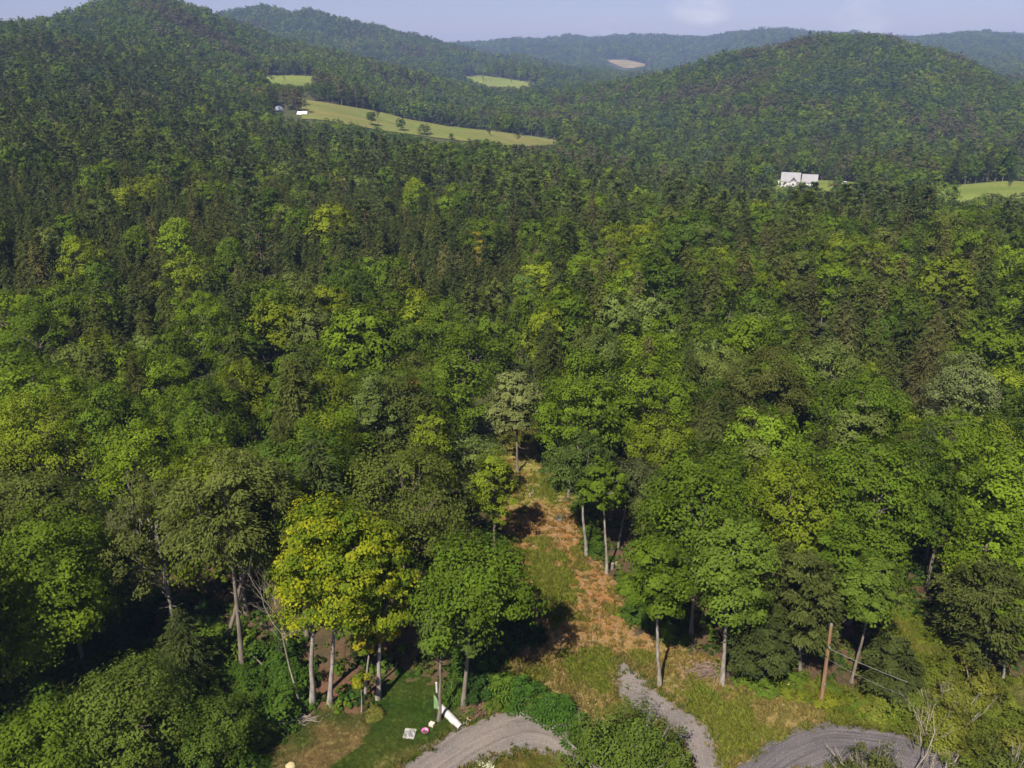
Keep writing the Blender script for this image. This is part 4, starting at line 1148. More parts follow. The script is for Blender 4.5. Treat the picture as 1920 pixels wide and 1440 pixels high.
STUFF_NAME = {'broad': 'broadleaf_forest', 'hem': 'hemlock_forest', 'pine': 'pine_forest'}
for si, sp in enumerate(SPN):
    meshes, start = [], []
    for ps in PROTO[sp][1:]:
        start.append(len(meshes)); meshes += [p['whole'] for p in ps]
    k = np.nonzero((SPI == si) & ~single)[0]
    lod = np.maximum(LOD, 1)
    pid = np.array([start[lod[i] - 1] + VAR[i] % len(PROTO[sp][lod[i]]) for i in k])
    h0 = PROTO[sp][0][0]['H']
    s = HH[k] / h0
    scatter(STUFF_NAME[sp], meshes, np.stack([PX[k], PY[k], PZ[k]], 1), pid, RZ[k], np.stack([s * WID[k], s * WID[k], s], 1), TINT[k])

# ------------------------------------------------------------------ shrubs and saplings
SHR = [shrub(500 + i, 1.0, 0.75, nclump=60, nleaf=44, leaf=0.088, stems=5) for i in range(5)]
SHR = [(c.mesh('crown', [M_LEAF]), t.mesh('stem', [M_BARK])) for c, t in SHR]

def put_shrub(name, label, cat, loc, crown, stem, tint, rz=0, scale=1.0, group=None):
    t = thing(name, label, cat, loc, rz, group); t.scale = scale if isinstance(scale, tuple) else (scale,) * 3
    link('stem', stem, t)
    c = link('crown', crown, t); c['tint'] = [float(k) for k in tint]
    return t

def shrub_field(n, poly, hmin, hmax, tints, label, group, seed, name='shrub', cat='shrub'):
    r = np.random.default_rng(seed); P = np.array(poly, float); out = []
    lo, hi = P.min(0), P.max(0); tries = 0
    while len(out) < n and tries < n * 60:
        tries += 1
        px, py = r.uniform(lo, hi)
        if not in_poly(np.array([px]), np.array([py]), poly)[0]: continue
        x, y, z = hit(px, py)
        h = r.uniform(hmin, hmax)
        if any(math.hypot(x - a, y - b) < 0.55 * (h + c) * 0.75 for a, b, c in out): continue
        out.append((x, y, h))
        cr, st = SHR[r.integers(0, 5)]
        w = h * r.uniform(0.85, 1.3); ti = int(r.integers(0, len(tints)))
        q = (h - hmin) / (hmax - hmin); tw = np.array(tints[ti])
        cw = 'yellow green' if tw[0] > 0.11 else 'bright green' if tw[1] > 0.13 else 'dark green' if tw[1] < 0.08 else 'olive' if tw[0] / tw[1] > 0.66 else 'mid green'
        sz = ('lowest', 'low', 'middling', 'tall', 'tallest')[min(4, int(q * 5))] + (' wide' if w / h > 1.08 else ' upright')
        put_shrub(name, f'{sz} {cw} {label}', cat, (x, y, z), cr, st, tw * r.uniform(0.85, 1.2), r.uniform(0, 6.28), (w, w, h), group)
    return out

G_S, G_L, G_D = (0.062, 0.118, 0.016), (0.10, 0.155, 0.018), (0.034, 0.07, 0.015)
shrub_field(30, [(330, 1250), (430, 1210), (540, 1210), (575, 1300), (560, 1340), (490, 1370), (470, 1440), (330, 1440)], 1.6, 3.2, (G_S, G_L, G_S), 'sapling in the thicket between lawn and hollow', 'saplings by the lawn', 1, 'sapling', 'sapling')
shrub_field(34, [(-40, 1300), (140, 1260), (330, 1250), (330, 1520), (-40, 1520)], 1.8, 4.2, (G_S, T_OLIVE, G_S), 'sapling in the thicket below the dark hollow', 'saplings below the hollow', 2, 'sapling', 'sapling')
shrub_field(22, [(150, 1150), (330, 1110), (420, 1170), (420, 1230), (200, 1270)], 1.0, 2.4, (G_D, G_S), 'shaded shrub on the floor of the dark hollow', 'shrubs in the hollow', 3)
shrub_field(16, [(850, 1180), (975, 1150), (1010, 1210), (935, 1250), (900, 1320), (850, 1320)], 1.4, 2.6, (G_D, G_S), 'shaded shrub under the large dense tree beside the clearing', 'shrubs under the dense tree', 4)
shrub_field(20, [(905, 1335), (940, 1310), (985, 1312), (1060, 1345), (1095, 1395), (1070, 1360), (1000, 1322), (950, 1322)], 0.7, 1.2, (G_L, (0.13, 0.19, 0.02)), 'bush along the outer curve of the gravel drive', 'low bushes by the drive', 5)
shrub_field(18, [(1180, 1150), (1200, 1080), (1240, 1110), (1300, 1190), (1300, 1215), (1230, 1195)], 1.0, 2.2, (G_S, G_L, G_D), 'bush at the forest edge behind the round crowned tree', 'bushes behind the round tree', 6)
shrub_field(22, [(1390, 1280), (1440, 1268), (1560, 1296), (1700, 1335), (1690, 1372), (1600, 1350), (1560, 1330), (1440, 1300)], 0.7, 1.5, ((0.15, 0.19, 0.018), G_L, (0.17, 0.2, 0.02)), 'weedy bush along the foot of the hemlocks by the pole', 'weedy bushes by the pole', 7)
shrub_field(46, [(1600, 1330), (1700, 1290), (1800, 1270), (1880, 1320), (1940, 1380), (1990, 1520), (1830, 1520), (1790, 1400), (1700, 1370)], 1.5, 3.1, ((0.145, 0.170, 0.024), (0.160, 0.172, 0.03), (0.115, 0.150, 0.02)), 'scrub bush on the weedy bank above the gravel road', 'scrub on the bank', 8)
shrub_field(30, [(1700, 1160), (1760, 1190), (1830, 1250), (1840, 1300), (1740, 1280), (1690, 1210)], 0.5, 1.0, ((0.16, 0.19, 0.02), (0.13, 0.17, 0.02)), 'weed clump on the sunny slope of the bank', 'weed clumps on the slope', 9)
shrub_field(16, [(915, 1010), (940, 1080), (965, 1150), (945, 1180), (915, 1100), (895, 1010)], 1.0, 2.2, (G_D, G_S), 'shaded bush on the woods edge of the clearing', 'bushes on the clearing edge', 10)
shrub_field(12, [(1055, 890), (1085, 960), (1095, 1030), (1120, 1060), (1135, 1040), (1090, 900)], 0.9, 2.0, (G_S, G_L), 'bush at the narrow end of the clearing', 'bushes at the narrow end', 11)

# the big leafy bush between the drive and the path, the sumacs, the bushes by the road
def big_bush(name, label, cat, foot, H, R, tint, seed, fn=shrub, **kw):
    x, y, z = hit(*foot)
    cr, st = fn(seed, H, R, **kw)
    return put_shrub(name, label, cat, (x, y, z), cr.mesh('crown', [M_LEAF]), st.mesh('stem', [M_PALEBARK]), tint)
big_bush('shrub', 'big leafy bush with pale twigs between the gravel drive and the gravel path', 'shrub', (1165, 1452), 6.6, 3.7, (0.092, 0.138, 0.022), 601, nclump=210, nleaf=60, leaf=0.2, stems=14, twigs=13)
big_bush('shrub', 'leafy bush pressed against the big bush on its gravel path side', 'shrub', (1250, 1462), 4.2, 2.2, (0.09, 0.13, 0.022), 602, nclump=90, nleaf=50, leaf=0.2, stems=10, twigs=14)
big_bush('shrub', 'leafy bush joining the big bush to the sumacs', 'shrub', (1110, 1410), 2.6, 1.9, (0.08, 0.125, 0.02), 603, nclump=80, nleaf=50, leaf=0.19, stems=8, twigs=6)
big_bush('shrub', 'needle leaved bush with grey dead twigs standing in front of the gravel road bend', 'shrub', (1632, 1475), 3.6, 2.5, (0.095, 0.115, 0.03), 604, nclump=100, nleaf=50, leaf=0.17, stems=10, twigs=30)
big_bush('shrub', 'dense olive bush beside the dead snag stems at the end of the gravel road', 'shrub', (1880, 1475), 4.0, 3.0, (0.095, 0.12, 0.024), 605, nclump=130, nleaf=50, leaf=0.19, stems=10, twigs=8)
big_bush('shrub', 'rounded scrub bush on the bank right behind the dead snag stems', 'shrub', (1765, 1378), 3.6, 2.9, (0.145, 0.168, 0.026), 606, nclump=120, nleaf=50, leaf=0.16, stems=10, twigs=14)
for i, (px, py, H, R, lab) in enumerate([(985, 1318, 2.6, 1.9, 'large sumac with drooping star shaped leaves above the curve of the drive'),
                                          (1040, 1342, 2.3, 1.7, 'sumac nearest the big leafy bush, dark star shaped leaf clusters'),
                                          (940, 1306, 2.6, 1.7, 'light green sumac next to the shaded shrubs under the dense tree'),
                                          (1075, 1378, 2.2, 1.5, 'low sumac tucked between the drive edge and the big leafy bush'),
                                          (905, 1285, 2.4, 1.2, 'slim sumac with upright pale leaf shoots beside the grey trunk')]):
    big_bush('sumac', lab, 'sumac bush', (px, py), H, R, (0.055, 0.118, 0.016) if i != 2 else (0.09, 0.15, 0.018), 620 + i, fn=sumac, nros=54 if i < 3 else 36)

def snag(label, foot, H, seed, r0=0.09, mat=None, lift=0.0, name='dead_tree', **kw):
    x, y, z = hit(*foot)
    s = bare(seed, H, r0=r0, **kw)
    o = link(name, s.mesh(name, [mat or M_DEAD]), None, (x, y, z + lift), seed * 1.3)
    return tag(o, label, 'dead tree')
snag('tallest bleached dead snag with bare forking branches at the end of the gravel road', (1708, 1452), 8.2, 701, 0.065, spread=0.2, kids=4)
snag('bleached snag leaning beside the tallest snag at the gravel road end', (1722, 1450), 4.6, 702, 0.05, spread=0.35)
for i, (px, py, H) in enumerate([(1748, 1452, 3.0), (1764, 1460, 2.6), (1782, 1450, 2.9), (1735, 1470, 2.2)]):
    snag(('short broken dead stem with upright prongs, ' + ('closest to the tallest snag', 'in the middle of the row', 'nearest the dense olive bush', 'lowest of the row in front')[i]), (px, py), H, 710 + i, 0.075, levels=2, kids=2, spread=0.4)
snag('grey dead twiggy sapling on the bank behind the snags', (1760, 1330), 3.0, 720, 0.04, spread=0.4)
snag('reddish grey bare dead tree leaning at the picture edge above the woods', (8, 745), 13, 721, 0.2, M_DEAD, levels=4, kids=5)
snag('white barked bare snag standing tallest in the pines below the roadside meadow', (1846, 506), 17, 722, 0.24, levels=2, kids=3, spread=0.25, start=0.6)
snag('leaning bare pale snag beside the tallest white snag in the pines', (1880, 500), 15, 723, 0.22, levels=2, kids=3, spread=0.25, start=0.6)
snag('forked white dead stem inside the thin olive crown by the tall hemlock', (318, 1170), 15.5, 724, 0.13, M_PALEBARK, levels=2, kids=3, spread=0.3, start=0.62)
snag('grey leafless treetop with fine upright twigs in front of the yellow maple crown', (566, 1330), 13.2, 725, 0.10, M_DEAD, levels=4, kids=4, spread=0.35, start=0.72)
snag('white bare branching limb in the front of the grey green crown', (1803, 900), 12.5, 726, 0.15, M_PALEBARK, levels=3, kids=4, spread=0.5, start=0.6)
snag('peeling grey broken trunk top beside the leaning grey trunk near the pole', (1548, 1296), 8.2, 727, 0.11, M_BARK, levels=1, kids=2, spread=0.3, start=0.8)
snag('pale bare dead pine trunk among the dark pines below the hay meadow, the taller one', (871, 440), 17, 728, 0.22, M_PALEBARK, levels=1, kids=3, spread=0.2, start=0.7)
snag('pale bare dead pine trunk among the dark pines below the hay meadow, the shorter one', (880, 436), 14, 729, 0.2, M_PALEBARK, levels=1, kids=3, spread=0.2, start=0.7)
snag('dark bare dead tree in the gap behind the tall narrow pale green crown', (742, 930), 14, 730, 0.12, M_BARK, levels=3, kids=4, spread=0.4, start=0.5)
# lone trees in the hay meadow
for i, (px, py, h, w, lab) in enumerate([(796, 254, 7.5, 1.5, 'lone round tree standing in the middle of the hay meadow'), (846, 263, 4.5, 1.2, 'small lone bush in the hay meadow beside the lone round tree'),
                                         (752, 246, 9, 1.2, 'round tree at the near edge of the hay meadow'), (697, 236, 9, 1.3, 'rounded tree clump at the hay meadow edge above the conifers')]):
    x, y, z = hit(px, py, 400, 760)
    o = link('broadleaf_tree', PROTO['broad'][1][i]['whole'], None, (x, y, z - h * 0.22)); k = h * 1.22 / 16; o.scale = (k * w, k * w, k); o['tint'] = list(T_DEEP)
    tag(o, lab, 'broadleaf tree')

# ------------------------------------------------------------------ utility pole and wires
M_POLE = plain('treated_pole_wood', (0.27, 0.16, 0.08), (0.17, 0.10, 0.052), 5, 0.85, (1, 1, 0.15), 0.4)
M_GREYM = plain('galvanised_metal', (0.4, 0.4, 0.42), (0.3, 0.3, 0.32), 8, 0.5, metal=0.6)
M_WIRE = plain('weathered_cable', (0.30, 0.30, 0.27), (0.22, 0.22, 0.2), 3, 0.6)
px_, py_, pz_ = hit(1538, 1326)
u, w, zz = ray(1559, 1170); s_ = py_ / w
top = np.array([u * s_ - px_, 0.0, ZC + zz * s_ - pz_])
pole = thing('utility_pole', 'brown wooden utility pole standing at the edge of the weeds', 'utility pole', (px_, py_, pz_))
s = Soup(); t = np.linspace(0, 1, 8)[:, None]; pts = top[None] * t; pts[0, 2] = -0.4
s.tube(pts, np.linspace(0.19, 0.13, 8), 8); link('post', s.mesh('post', [M_POLE]), pole)
at = lambda f: top * f
s = Soup(); a = at(0.74); s.tube([a + [0.0, -0.18, 0], a + [0.0, -0.30, 0.0]], [0.05, 0.05], 6); s.box(a + [0, -0.17, 0], (0.16, 0.06, 0.25))
link('wire_bracket', s.mesh('wire_bracket', [M_GREYM]), pole)
s = Soup(); s.tube([at(0.985), at(1.0) + [0, 0, 0.04]], [0.145, 0.10], 8); link('pole_cap', s.mesh('pole_cap', [M_GREYM]), pole)
s = Soup(); s.box(at(0.30) + [0.02, -0.19, 0], (0.14, 0.03, 0.22)); link('number_plate', s.mesh('number_plate', [M_GREYM]), pole)

def wire(label, a, b, sag, rad):
    t = np.linspace(0, 1, 24)[:, None]
    p = a * (1 - t) + b * t; p[:, 2] -= sag * 4 * (t * (1 - t))[:, 0]
    s = Soup(); s.tube(p - a, np.full(24, rad), 4)
    return tag(link('overhead_wire', s.mesh('overhead_wire', [M_WIRE]), None, tuple(a)), label, 'wire')
A = np.array([px_, py_, pz_]) + at(0.74) + [0, -0.3, 0]
def at_height(px, py, z):
    u, w, k = ray(px, py); s = (z - ZC) / k
    return np.array([u * s, w * s, z])
SB = hit(1708, 1452)
def on_snag(px, py):
    u, w, k = ray(px, py); q = SB[1] / w
    return np.array([u * q, SB[1], ZC + k * q])
wire('pale wire sloping from the wooden pole down to the dead snags', A, on_snag(1702, 1279), 0.12, 0.02)
wire('thin lower wire from the wooden pole crossing in front of the dark hemlocks', A - [0, 0, 1.1], on_snag(1694, 1304), 0.15, 0.011)

# ------------------------------------------------------------------ things lying on the lawn
M_WHITEP = plain('white_plastic', (0.56, 0.54, 0.50), (0.40, 0.38, 0.34), 2.2, 0.5)
M_GREENP = plain('faded_green_tarp', (0.17, 0.28, 0.12), (0.11, 0.19, 0.085), 2, 0.7)
M_RIM = plain('dark_rim', (0.10, 0.09, 0.085), None, 3, 0.7)
M_GREYSH = plain('grey_sheet', (0.24, 0.24, 0.27), (0.17, 0.17, 0.19), 1.5, 0.7)
M_PINK = plain('pink_plastic', (0.62, 0.16, 0.42), (0.52, 0.11, 0.35), 3, 0.45)
M_PALEPINK = plain('pale_card', (0.68, 0.53, 0.46), (0.6, 0.45, 0.38), 3, 0.8)
M_BROWN = plain('brown_soil', (0.12, 0.07, 0.04), None, 5, 0.9)
M_BLACK = plain('black_plastic', (0.02, 0.02, 0.022), (0.03, 0.03, 0.03), 3, 0.5)

# upturned tapered hull: white half-barrel with a faded green flat behind the leaning trunk
a, b = np.array(hit(826, 1328)), np.array(hit(864, 1367))
hull = thing('tube', 'white tapered half round tube lying upside down beside the leaning trunk', 'tube', tuple(a))
ax = (b - a); ax[2] = 0; Lh = np.linalg.norm(ax); ax /= Lh; sd = np.array([-ax[1], ax[0], 0])
def half_barrel(t0, t1, wf, hf, k=10, n=9, off=0.0):
    s = Soup(); V = []
    for i in range(n):
        t = t0 + (t1 - t0) * i / (n - 1)
        w, h = wf(t), hf(t)
        for j in range(k + 1):
            q = math.pi * j / k
            V.append(ax * Lh * t + sd * math.cos(q) * (w + off) + np.array([0, 0, math.sin(q) * (h + off)]))
    Q = [(i * (k + 1) + j, i * (k + 1) + j + 1, (i + 1) * (k + 1) + j + 1, (i + 1) * (k + 1) + j) for i in range(n - 1) for j in range(k)]
    s.add(V, Q, 0, 0.5, True)
    return s, np.array(V)
wf = lambda t: 0.25 + 0.12 * math.sin(math.pi * min(1, 0.25 + 0.6 * t)); hf = lambda t: 0.30 + 0.08 * math.sin(math.pi * min(1, 0.3 + 0.5 * t))
s, V = half_barrel(0, 1, wf, hf); link('shell', s.mesh('shell', [M_WHITEP]), hull)
for nm, t0 in (('end_cap', 0.0), ('end_cap', 1.0)):
    s = Soup(); _, Vv = half_barrel(t0, t0 + 1e-3, wf, hf, 10, 2)
    P = Vv[:11]; c = np.vstack([P, P.mean(0) * [1, 1, 0.5]])
    s.add(c, [(11, j, j + 1, j + 1) for j in range(10)]); link(nm, s.mesh(nm, [M_WHITEP]), hull)
s, V = half_barrel(-0.01, 1.01, wf, hf, 10, 9, 0.012)
sr_ = Soup(); sr_.tube(V[0::11], np.full(9, 0.03), 4); sr_.tube(V[10::11], np.full(9, 0.03), 4); link('rim', sr_.mesh('rim', [M_RIM]), hull)

g = np.array(hit(822, 1330))
tarp = thing('tarp', 'faded green folded tarp sheet propped behind the leaning trunk', 'tarp', tuple(g))
c0, c1, c2, c3 = (np.array(hit(*q)) - g for q in ((814, 1332), (832, 1338), (824, 1320), (813, 1308)))
Pt = []
for i in range(7):
    for j in range(7):
        fu, fv = i / 6, j / 6
        q = (c0 * (1 - fu) + c1 * fu) * (1 - fv) + (c3 * (1 - fu) + c2 * fu) * fv
        Pt.append(q + [0, 0, 0.10 + 0.30 * fv * (1 - 0.75 * fu) + 0.05 * math.sin(9 * fu + 4 * fv)])
Pt = np.array(Pt); s = Soup()
Q = [(i * 7 + j, (i + 1) * 7 + j, (i + 1) * 7 + j + 1, i * 7 + j + 1) for i in range(6) for j in range(6)]
s.add(Pt, Q, 0, 0.5, True); s.add(Pt - [0, 0, 0.03], [q[::-1] for q in Q], 0, 0.5, True)
link('sheet', s.mesh('sheet', [M_GREENP]), tarp)
s = Soup(); s.tube(Pt[6::7] + [0, 0, 0.01], np.full(7, 0.03), 4); link('hem', s.mesh('hem', [M_RIM]), tarp)

x, y, z = hit(768, 1378)
bd = thing('board', 'white board with a grey sheet over it lying flat on the mown grass', 'board', (x, y, z), -0.12)
s = Soup(); s.box((0, 0, 0.10), (0.96, 1.05, 0.07)); link('panel', s.mesh('panel', [M_WHITEP]), bd)
s = Soup(); P = [(-0.47 + 0.94 * i / 6, -0.36 + 0.62 * j / 4, 0.145 + 0.03 * math.sin(i * 1.7 + j)) for i in range(7) for j in range(5)]
P = [(px, py + (0.08 * math.sin(px * 7) if k % 5 == 4 else 0), pz) for k, (px, py, pz) in enumerate(P)]
s.add(P, [(i * 5 + j, (i + 1) * 5 + j, (i + 1) * 5 + j + 1, i * 5 + j + 1) for i in range(6) for j in range(4)], 0, 0.5, True); link('cover_sheet', s.mesh('cover_sheet', [M_GREYSH]), bd)

def lathe(prof, k=16):
    s = Soup(); V = [(r * math.cos(6.2832 * j / k), r * math.sin(6.2832 * j / k), z) for r, z in prof for j in range(k)]
    s.add(V, [(i * k + j, i * k + (j + 1) % k, (i + 1) * k + (j + 1) % k, (i + 1) * k + j) for i in range(len(prof) - 1) for j in range(k)], 0, 0.5, True)
    return s
x, y, z = hit(797, 1374)
tub = thing('tub', 'pink round tub with dark soil in it on the lawn', 'tub', (x, y, z))
link('bowl', lathe([(0.001, 0.03), (0.20, 0.03), (0.29, 0.26), (0.31, 0.27), (0.31, 0.24), (0.27, 0.22), (0.19, 0.12)]).mesh('bowl', [M_PINK]), tub)
link('soil', lathe([(0.20, 0.13), (0.12, 0.17), (0.001, 0.19)]).mesh('soil', [M_BROWN]), tub)
s = Soup(); s.box((0.10, 0.12, 0.22), (0.16, 0.10, 0.08), rz=0.6); link('white_lump', s.mesh('white_lump', [M_WHITEP]), tub)

x, y, z = hit(810, 1362)
bx_ = thing('carton', 'small pale pink carton on the lawn at the foot of the leaning trunk', 'carton', (x, y, z), -0.5)
s = Soup(); s.box((0, 0, 0.17), (0.42, 0.34, 0.34)); link('body', s.mesh('body', [M_PALEPINK]), bx_)
s = Soup(); s.box((-0.11, 0, 0.355), (0.21, 0.36, 0.02)); s.box((0.115, 0, 0.352), (0.19, 0.36, 0.02)); link('flap', s.mesh('flap', [M_PALEPINK]), bx_)

x, y, z = hit(819, 1302)
wp = thing('post', 'short white post standing in the weeds behind the green tarp', 'post', (x, y, z))
s = Soup(); s.box((0, 0, 0.55), (0.14, 0.10, 1.3)); link('shaft', s.mesh('shaft', [M_WHITEP]), wp)
s = Soup(); s.box((0, 0, 1.24), (0.18, 0.14, 0.06), top=(0.5, 0.5)); link('cap', s.mesh('cap', [M_WHITEP]), wp)

def stick(name, label, cat, pa, pb, rad, mat, knots=3, h=0.0, seed=0):
    a, b = np.array(hit(*pa)), np.array(hit(*pb)); r = np.random.default_rng(seed)
    s = Soup(); t = np.linspace(0, 1, 5)[:, None]; p = (b - a) * t + r.normal(0, rad * 0.7, (5, 3)); p[:, 2] = p[:, 2] * 1 + rad + h
    s.tube(p, rad * np.array([1.0, 0.98, 0.92, 0.9, 0.8]), 6)
    o = thing(name, label, cat, tuple(a)); link('stem', s.mesh('stem', [mat]), o)
    s = Soup()
    for k in range(knots):
        f = r.uniform(0.2, 0.9); q = (b - a) * f + [0, 0, rad]
        s.tube([q, q + r.normal(0, 0.18, 3) + [0, 0, 0.2]], [rad * 0.4, rad * 0.2], 4)
    link('branch_stub', s.mesh('branch_stub', [mat]), o)
    return o
M_CUT = plain('peeled_log', (0.33, 0.24, 0.14), (0.24, 0.16, 0.09), 4, 0.9)
M_YEL = plain('yellow_cane', (0.50, 0.42, 0.10), (0.4, 0.33, 0.08), 4, 0.8)
stick('fallen_log', 'pale straight log lying across the upper part of the clearing', 'log', (1037, 944), (1057, 940), 0.13, M_CUT, 2, seed=1)
stick('fallen_log', 'short grey log lying at the shaded edge of the upper clearing', 'log', (994, 934), (1003, 923), 0.15, M_DEAD, 3, seed=2)
stick('fallen_log', 'dark charred log heap piece beside the slim pale trunk of the clearing', 'log', (1042, 975), (1056, 972), 0.22, M_RIM, 4, seed=3)
stick('fallen_branch', 'pale bent branch lying at the tip of the tree shadow in the clearing', 'branch', (1054, 1186), (1065, 1170), 0.05, M_CUT, 3, seed=4)
stick('fallen_branch', 'thin white branch at the sunny end of the tree shadow in the clearing', 'branch', (1052, 1168), (1060, 1164), 0.05, M_PALEBARK, 2, seed=5)
stick('cane', 'yellow cane lying level in the weeds beside the utility pole', 'cane', (1468, 1297), (1494, 1291), 0.06, M_YEL, 1, 0.5, seed=6)
stick('cane', 'yellow cane lying slanted in the weeds, the one away from the utility pole', 'cane', (1451, 1297), (1467, 1281), 0.05, M_YEL, 1, 0.5, seed=7)
stick('fallen_branch', 'curved pale branch on the dry grass below the yellow maples', 'branch', (682, 1343), (702, 1357), 0.04, M_DEAD, 2, seed=8)
stick('fallen_branch', 'bleached branch along the far edge of the dry grass patch', 'branch', (530, 1362), (556, 1356), 0.05, M_DEAD, 4, seed=9)
stick('fallen_branch', 'second bleached branch beside the dry grass patch, nearer the maples', 'branch', (562, 1360), (582, 1364), 0.045, M_DEAD, 3, seed=10)
stick('plank', 'short pale plank stuck up beside the white tube', 'plank', (876, 1352), (882, 1356), 0.07, M_CUT, 1, 0.15, seed=11)
stick('plank', 'white plank lying between the white tube and the brush heap', 'plank', (867, 1358), (877, 1360), 0.06, M_WHITEP, 1, 0.05, seed=12)

def rock(name, label, cat, p, sz, mat, seed):
    r = np.random.default_rng(seed); s = Soup(); n, k = 7, 10; V = []
    for i in range(n):
        for j in range(k):
            th, ph = math.pi * (i + 0.02) / (n - 0.96), 6.283 * j / k
            q = 1 + 0.22 * math.sin(2.1 * ph + seed) * math.sin(th * 2) + r.normal(0, 0.06)
            V.append((sz[0] * q * math.sin(th) * math.cos(ph), sz[1] * q * math.sin(th) * math.sin(ph), sz[2] * (0.6 + q * math.cos(th))))
    s.add(V, [(i * k + j, (i + 1) * k + j, (i + 1) * k + (j + 1) % k, i * k + (j + 1) % k) for i in range(n - 1) for j in range(k)], 0, 0.5, True)
    return tag(link(name, s.mesh(name, [mat]), None, hit(*p)), label, cat)
rock('stone', 'small black lump at the edge of the gravel path', 'stone', (1279, 1328), (0.24, 0.2, 0.17), M_BLACK, 3)
rock('stone', 'dark rounded lump beside the charred log in the clearing', 'stone', (1050, 978), (0.35, 0.3, 0.25), M_RIM, 8)
rock('stone', 'pale yellow rough stone at the bottom of the dry grass patch', 'stone', (545, 1440), (0.45, 0.35, 0.2), plain('pale_stone', (0.5, 0.42, 0.22), (0.36, 0.3, 0.15), 6, 0.9), 5)
rock('stone', 'dark grey stone half hidden beside the big leafy bush and the path', 'stone', (1268, 1395), (0.35, 0.3, 0.22), M_GREYSH, 6)
for px, py, h, lab in ((1148, 1068, 0.75, 'cut tree stump at the foot of the kinked pale trunk'), (1155, 1064, 0.6, 'smaller cut stump beside the first at the kinked pale trunk')):
    x, y, z = hit(px, py); t = thing('tree_stump', lab, 'tree stump', (x, y, z))
    s = Soup(); s.tube([(0, 0, -0.1), (0, 0, h * 0.5), (0, 0, h)], [0.24, 0.19, 0.18], 8, cap=False); link('bark', s.mesh('bark', [M_BARK]), t)
    s = Soup(); s.tube([(0, 0, h - 0.02), (0, 0, h + 0.015)], [0.175, 0.17], 8); link('cut_face', s.mesh('cut_face', [M_CUT]), t)

def brush(name, label, cat, c, rx, ry, n, seed, mat):
    x, y, z = hit(*c); r = np.random.default_rng(seed); s = Soup()
    for i in range(n):
        q = r.normal(0, 0.45, 2) * [rx, ry]; L = r.uniform(0.6, 1.7); a = r.normal(0.7, 0.6); h = 0.55 * math.exp(-(q[0] / rx) ** 2 - (q[1] / ry) ** 2) * r.uniform(0.1, 1)
        d = np.array([math.cos(a), math.sin(a), r.normal(0, 0.15)]) * L / 2; p = np.array([q[0], q[1], h + 0.05])
        s.tube([p - d, p + r.normal(0, 0.05, 3), p + d], [0.03, 0.025, 0.01], 4, cap=False)
    o = tag(link(name, s.mesh(name, [mat]), None, (x, y, z)), label, cat); o['kind'] = 'stuff'
brush('brush_heap', 'heap of brown cut brush beside the outer edge of the gravel drive', 'brush heap', (900, 1332), 1.7, 1.0, 240, 1, plain('cut_brush', (0.2, 0.12, 0.075), (0.13, 0.08, 0.05), 3, 0.9))
brush('brush_litter', 'dead twigs along the far edge of the dry grass patch', 'twigs', (552, 1352), 2.2, 0.7, 110, 2, M_DEAD)
brush('brush_litter', 'greyish cut twigs by the forked white trunk', 'twigs', (1322, 1262), 2.0, 1.3, 160, 3, plain('grey_brush', (0.27, 0.19, 0.15), (0.18, 0.13, 0.1), 3, 0.9))

# ------------------------------------------------------------------ buildings far off
def sight(px, py):
    u, w, k = ray(px, py)
    return math.atan2(u, w), k / math.hypot(u, w)
M_WALLW = plain('white_clapboard', (0.45, 0.45, 0.44), (0.40, 0.40, 0.39), 0.6, 0.7)
M_ROOFW = plain('pale_metal_roof', (0.27, 0.265, 0.27), (0.235, 0.23, 0.235), 0.5, 0.6)
M_TRIM = plain('white_trim', (0.8, 0.8, 0.8), (0.75, 0.75, 0.75), 1, 0.6)
M_DARKW = plain('window_glass', (0.03, 0.035, 0.045), (0.05, 0.055, 0.06), 1, 0.2, spec=0.6)
M_ROOFD = plain('grey_trim', (0.30, 0.26, 0.28), (0.24, 0.21, 0.23), 1, 0.8)
M_BRIGHT = plain('white_fabric_roof', (0.86, 0.86, 0.85), (0.82, 0.82, 0.82), 0.4, 0.6)

def gable(parent, W, D, wall, rise, over=0.35, thick=0.16, wallm=M_WALLW, roofm=M_ROOFW, c=(0, 0)):
    s = Soup(); cx, cy_ = c
    x0, x1, y0, y1 = cx - W / 2, cx + W / 2, cy_ - D / 2, cy_ + D / 2
    V = [(x0, y0, -1), (x1, y0, -1), (x1, y1, -1), (x0, y1, -1), (x0, y0, wall), (x1, y0, wall), (x1, y1, wall), (x0, y1, wall), (x0, cy_, wall + rise), (x1, cy_, wall + rise)]
    s.add(V, [(0, 1, 5, 4), (1, 2, 6, 5), (2, 3, 7, 6), (3, 0, 4, 7), (4, 7, 8, 8), (5, 9, 6, 6)]); link('wall', s.mesh('wall', [wallm]), parent)
    s = Soup(); k = rise / (D / 2)
    for sg in (-1, 1):
        ye = cy_ + sg * (D / 2 + over); ze = wall - k * over
        A = [(x0 - over, ye, ze + 0.03), (x1 + over, ye, ze + 0.03), (x1 + over, cy_, wall + rise + 0.03), (x0 - over, cy_, wall + rise + 0.03)]
        B = [(p[0], p[1], p[2] + thick) for p in A]
        s.add(A + B, [(0, 3, 2, 1), (4, 5, 6, 7), (0, 1, 5, 4), (1, 2, 6, 5), (3, 0, 4, 7)])
    return link('roof', s.mesh('roof', [roofm]), parent)

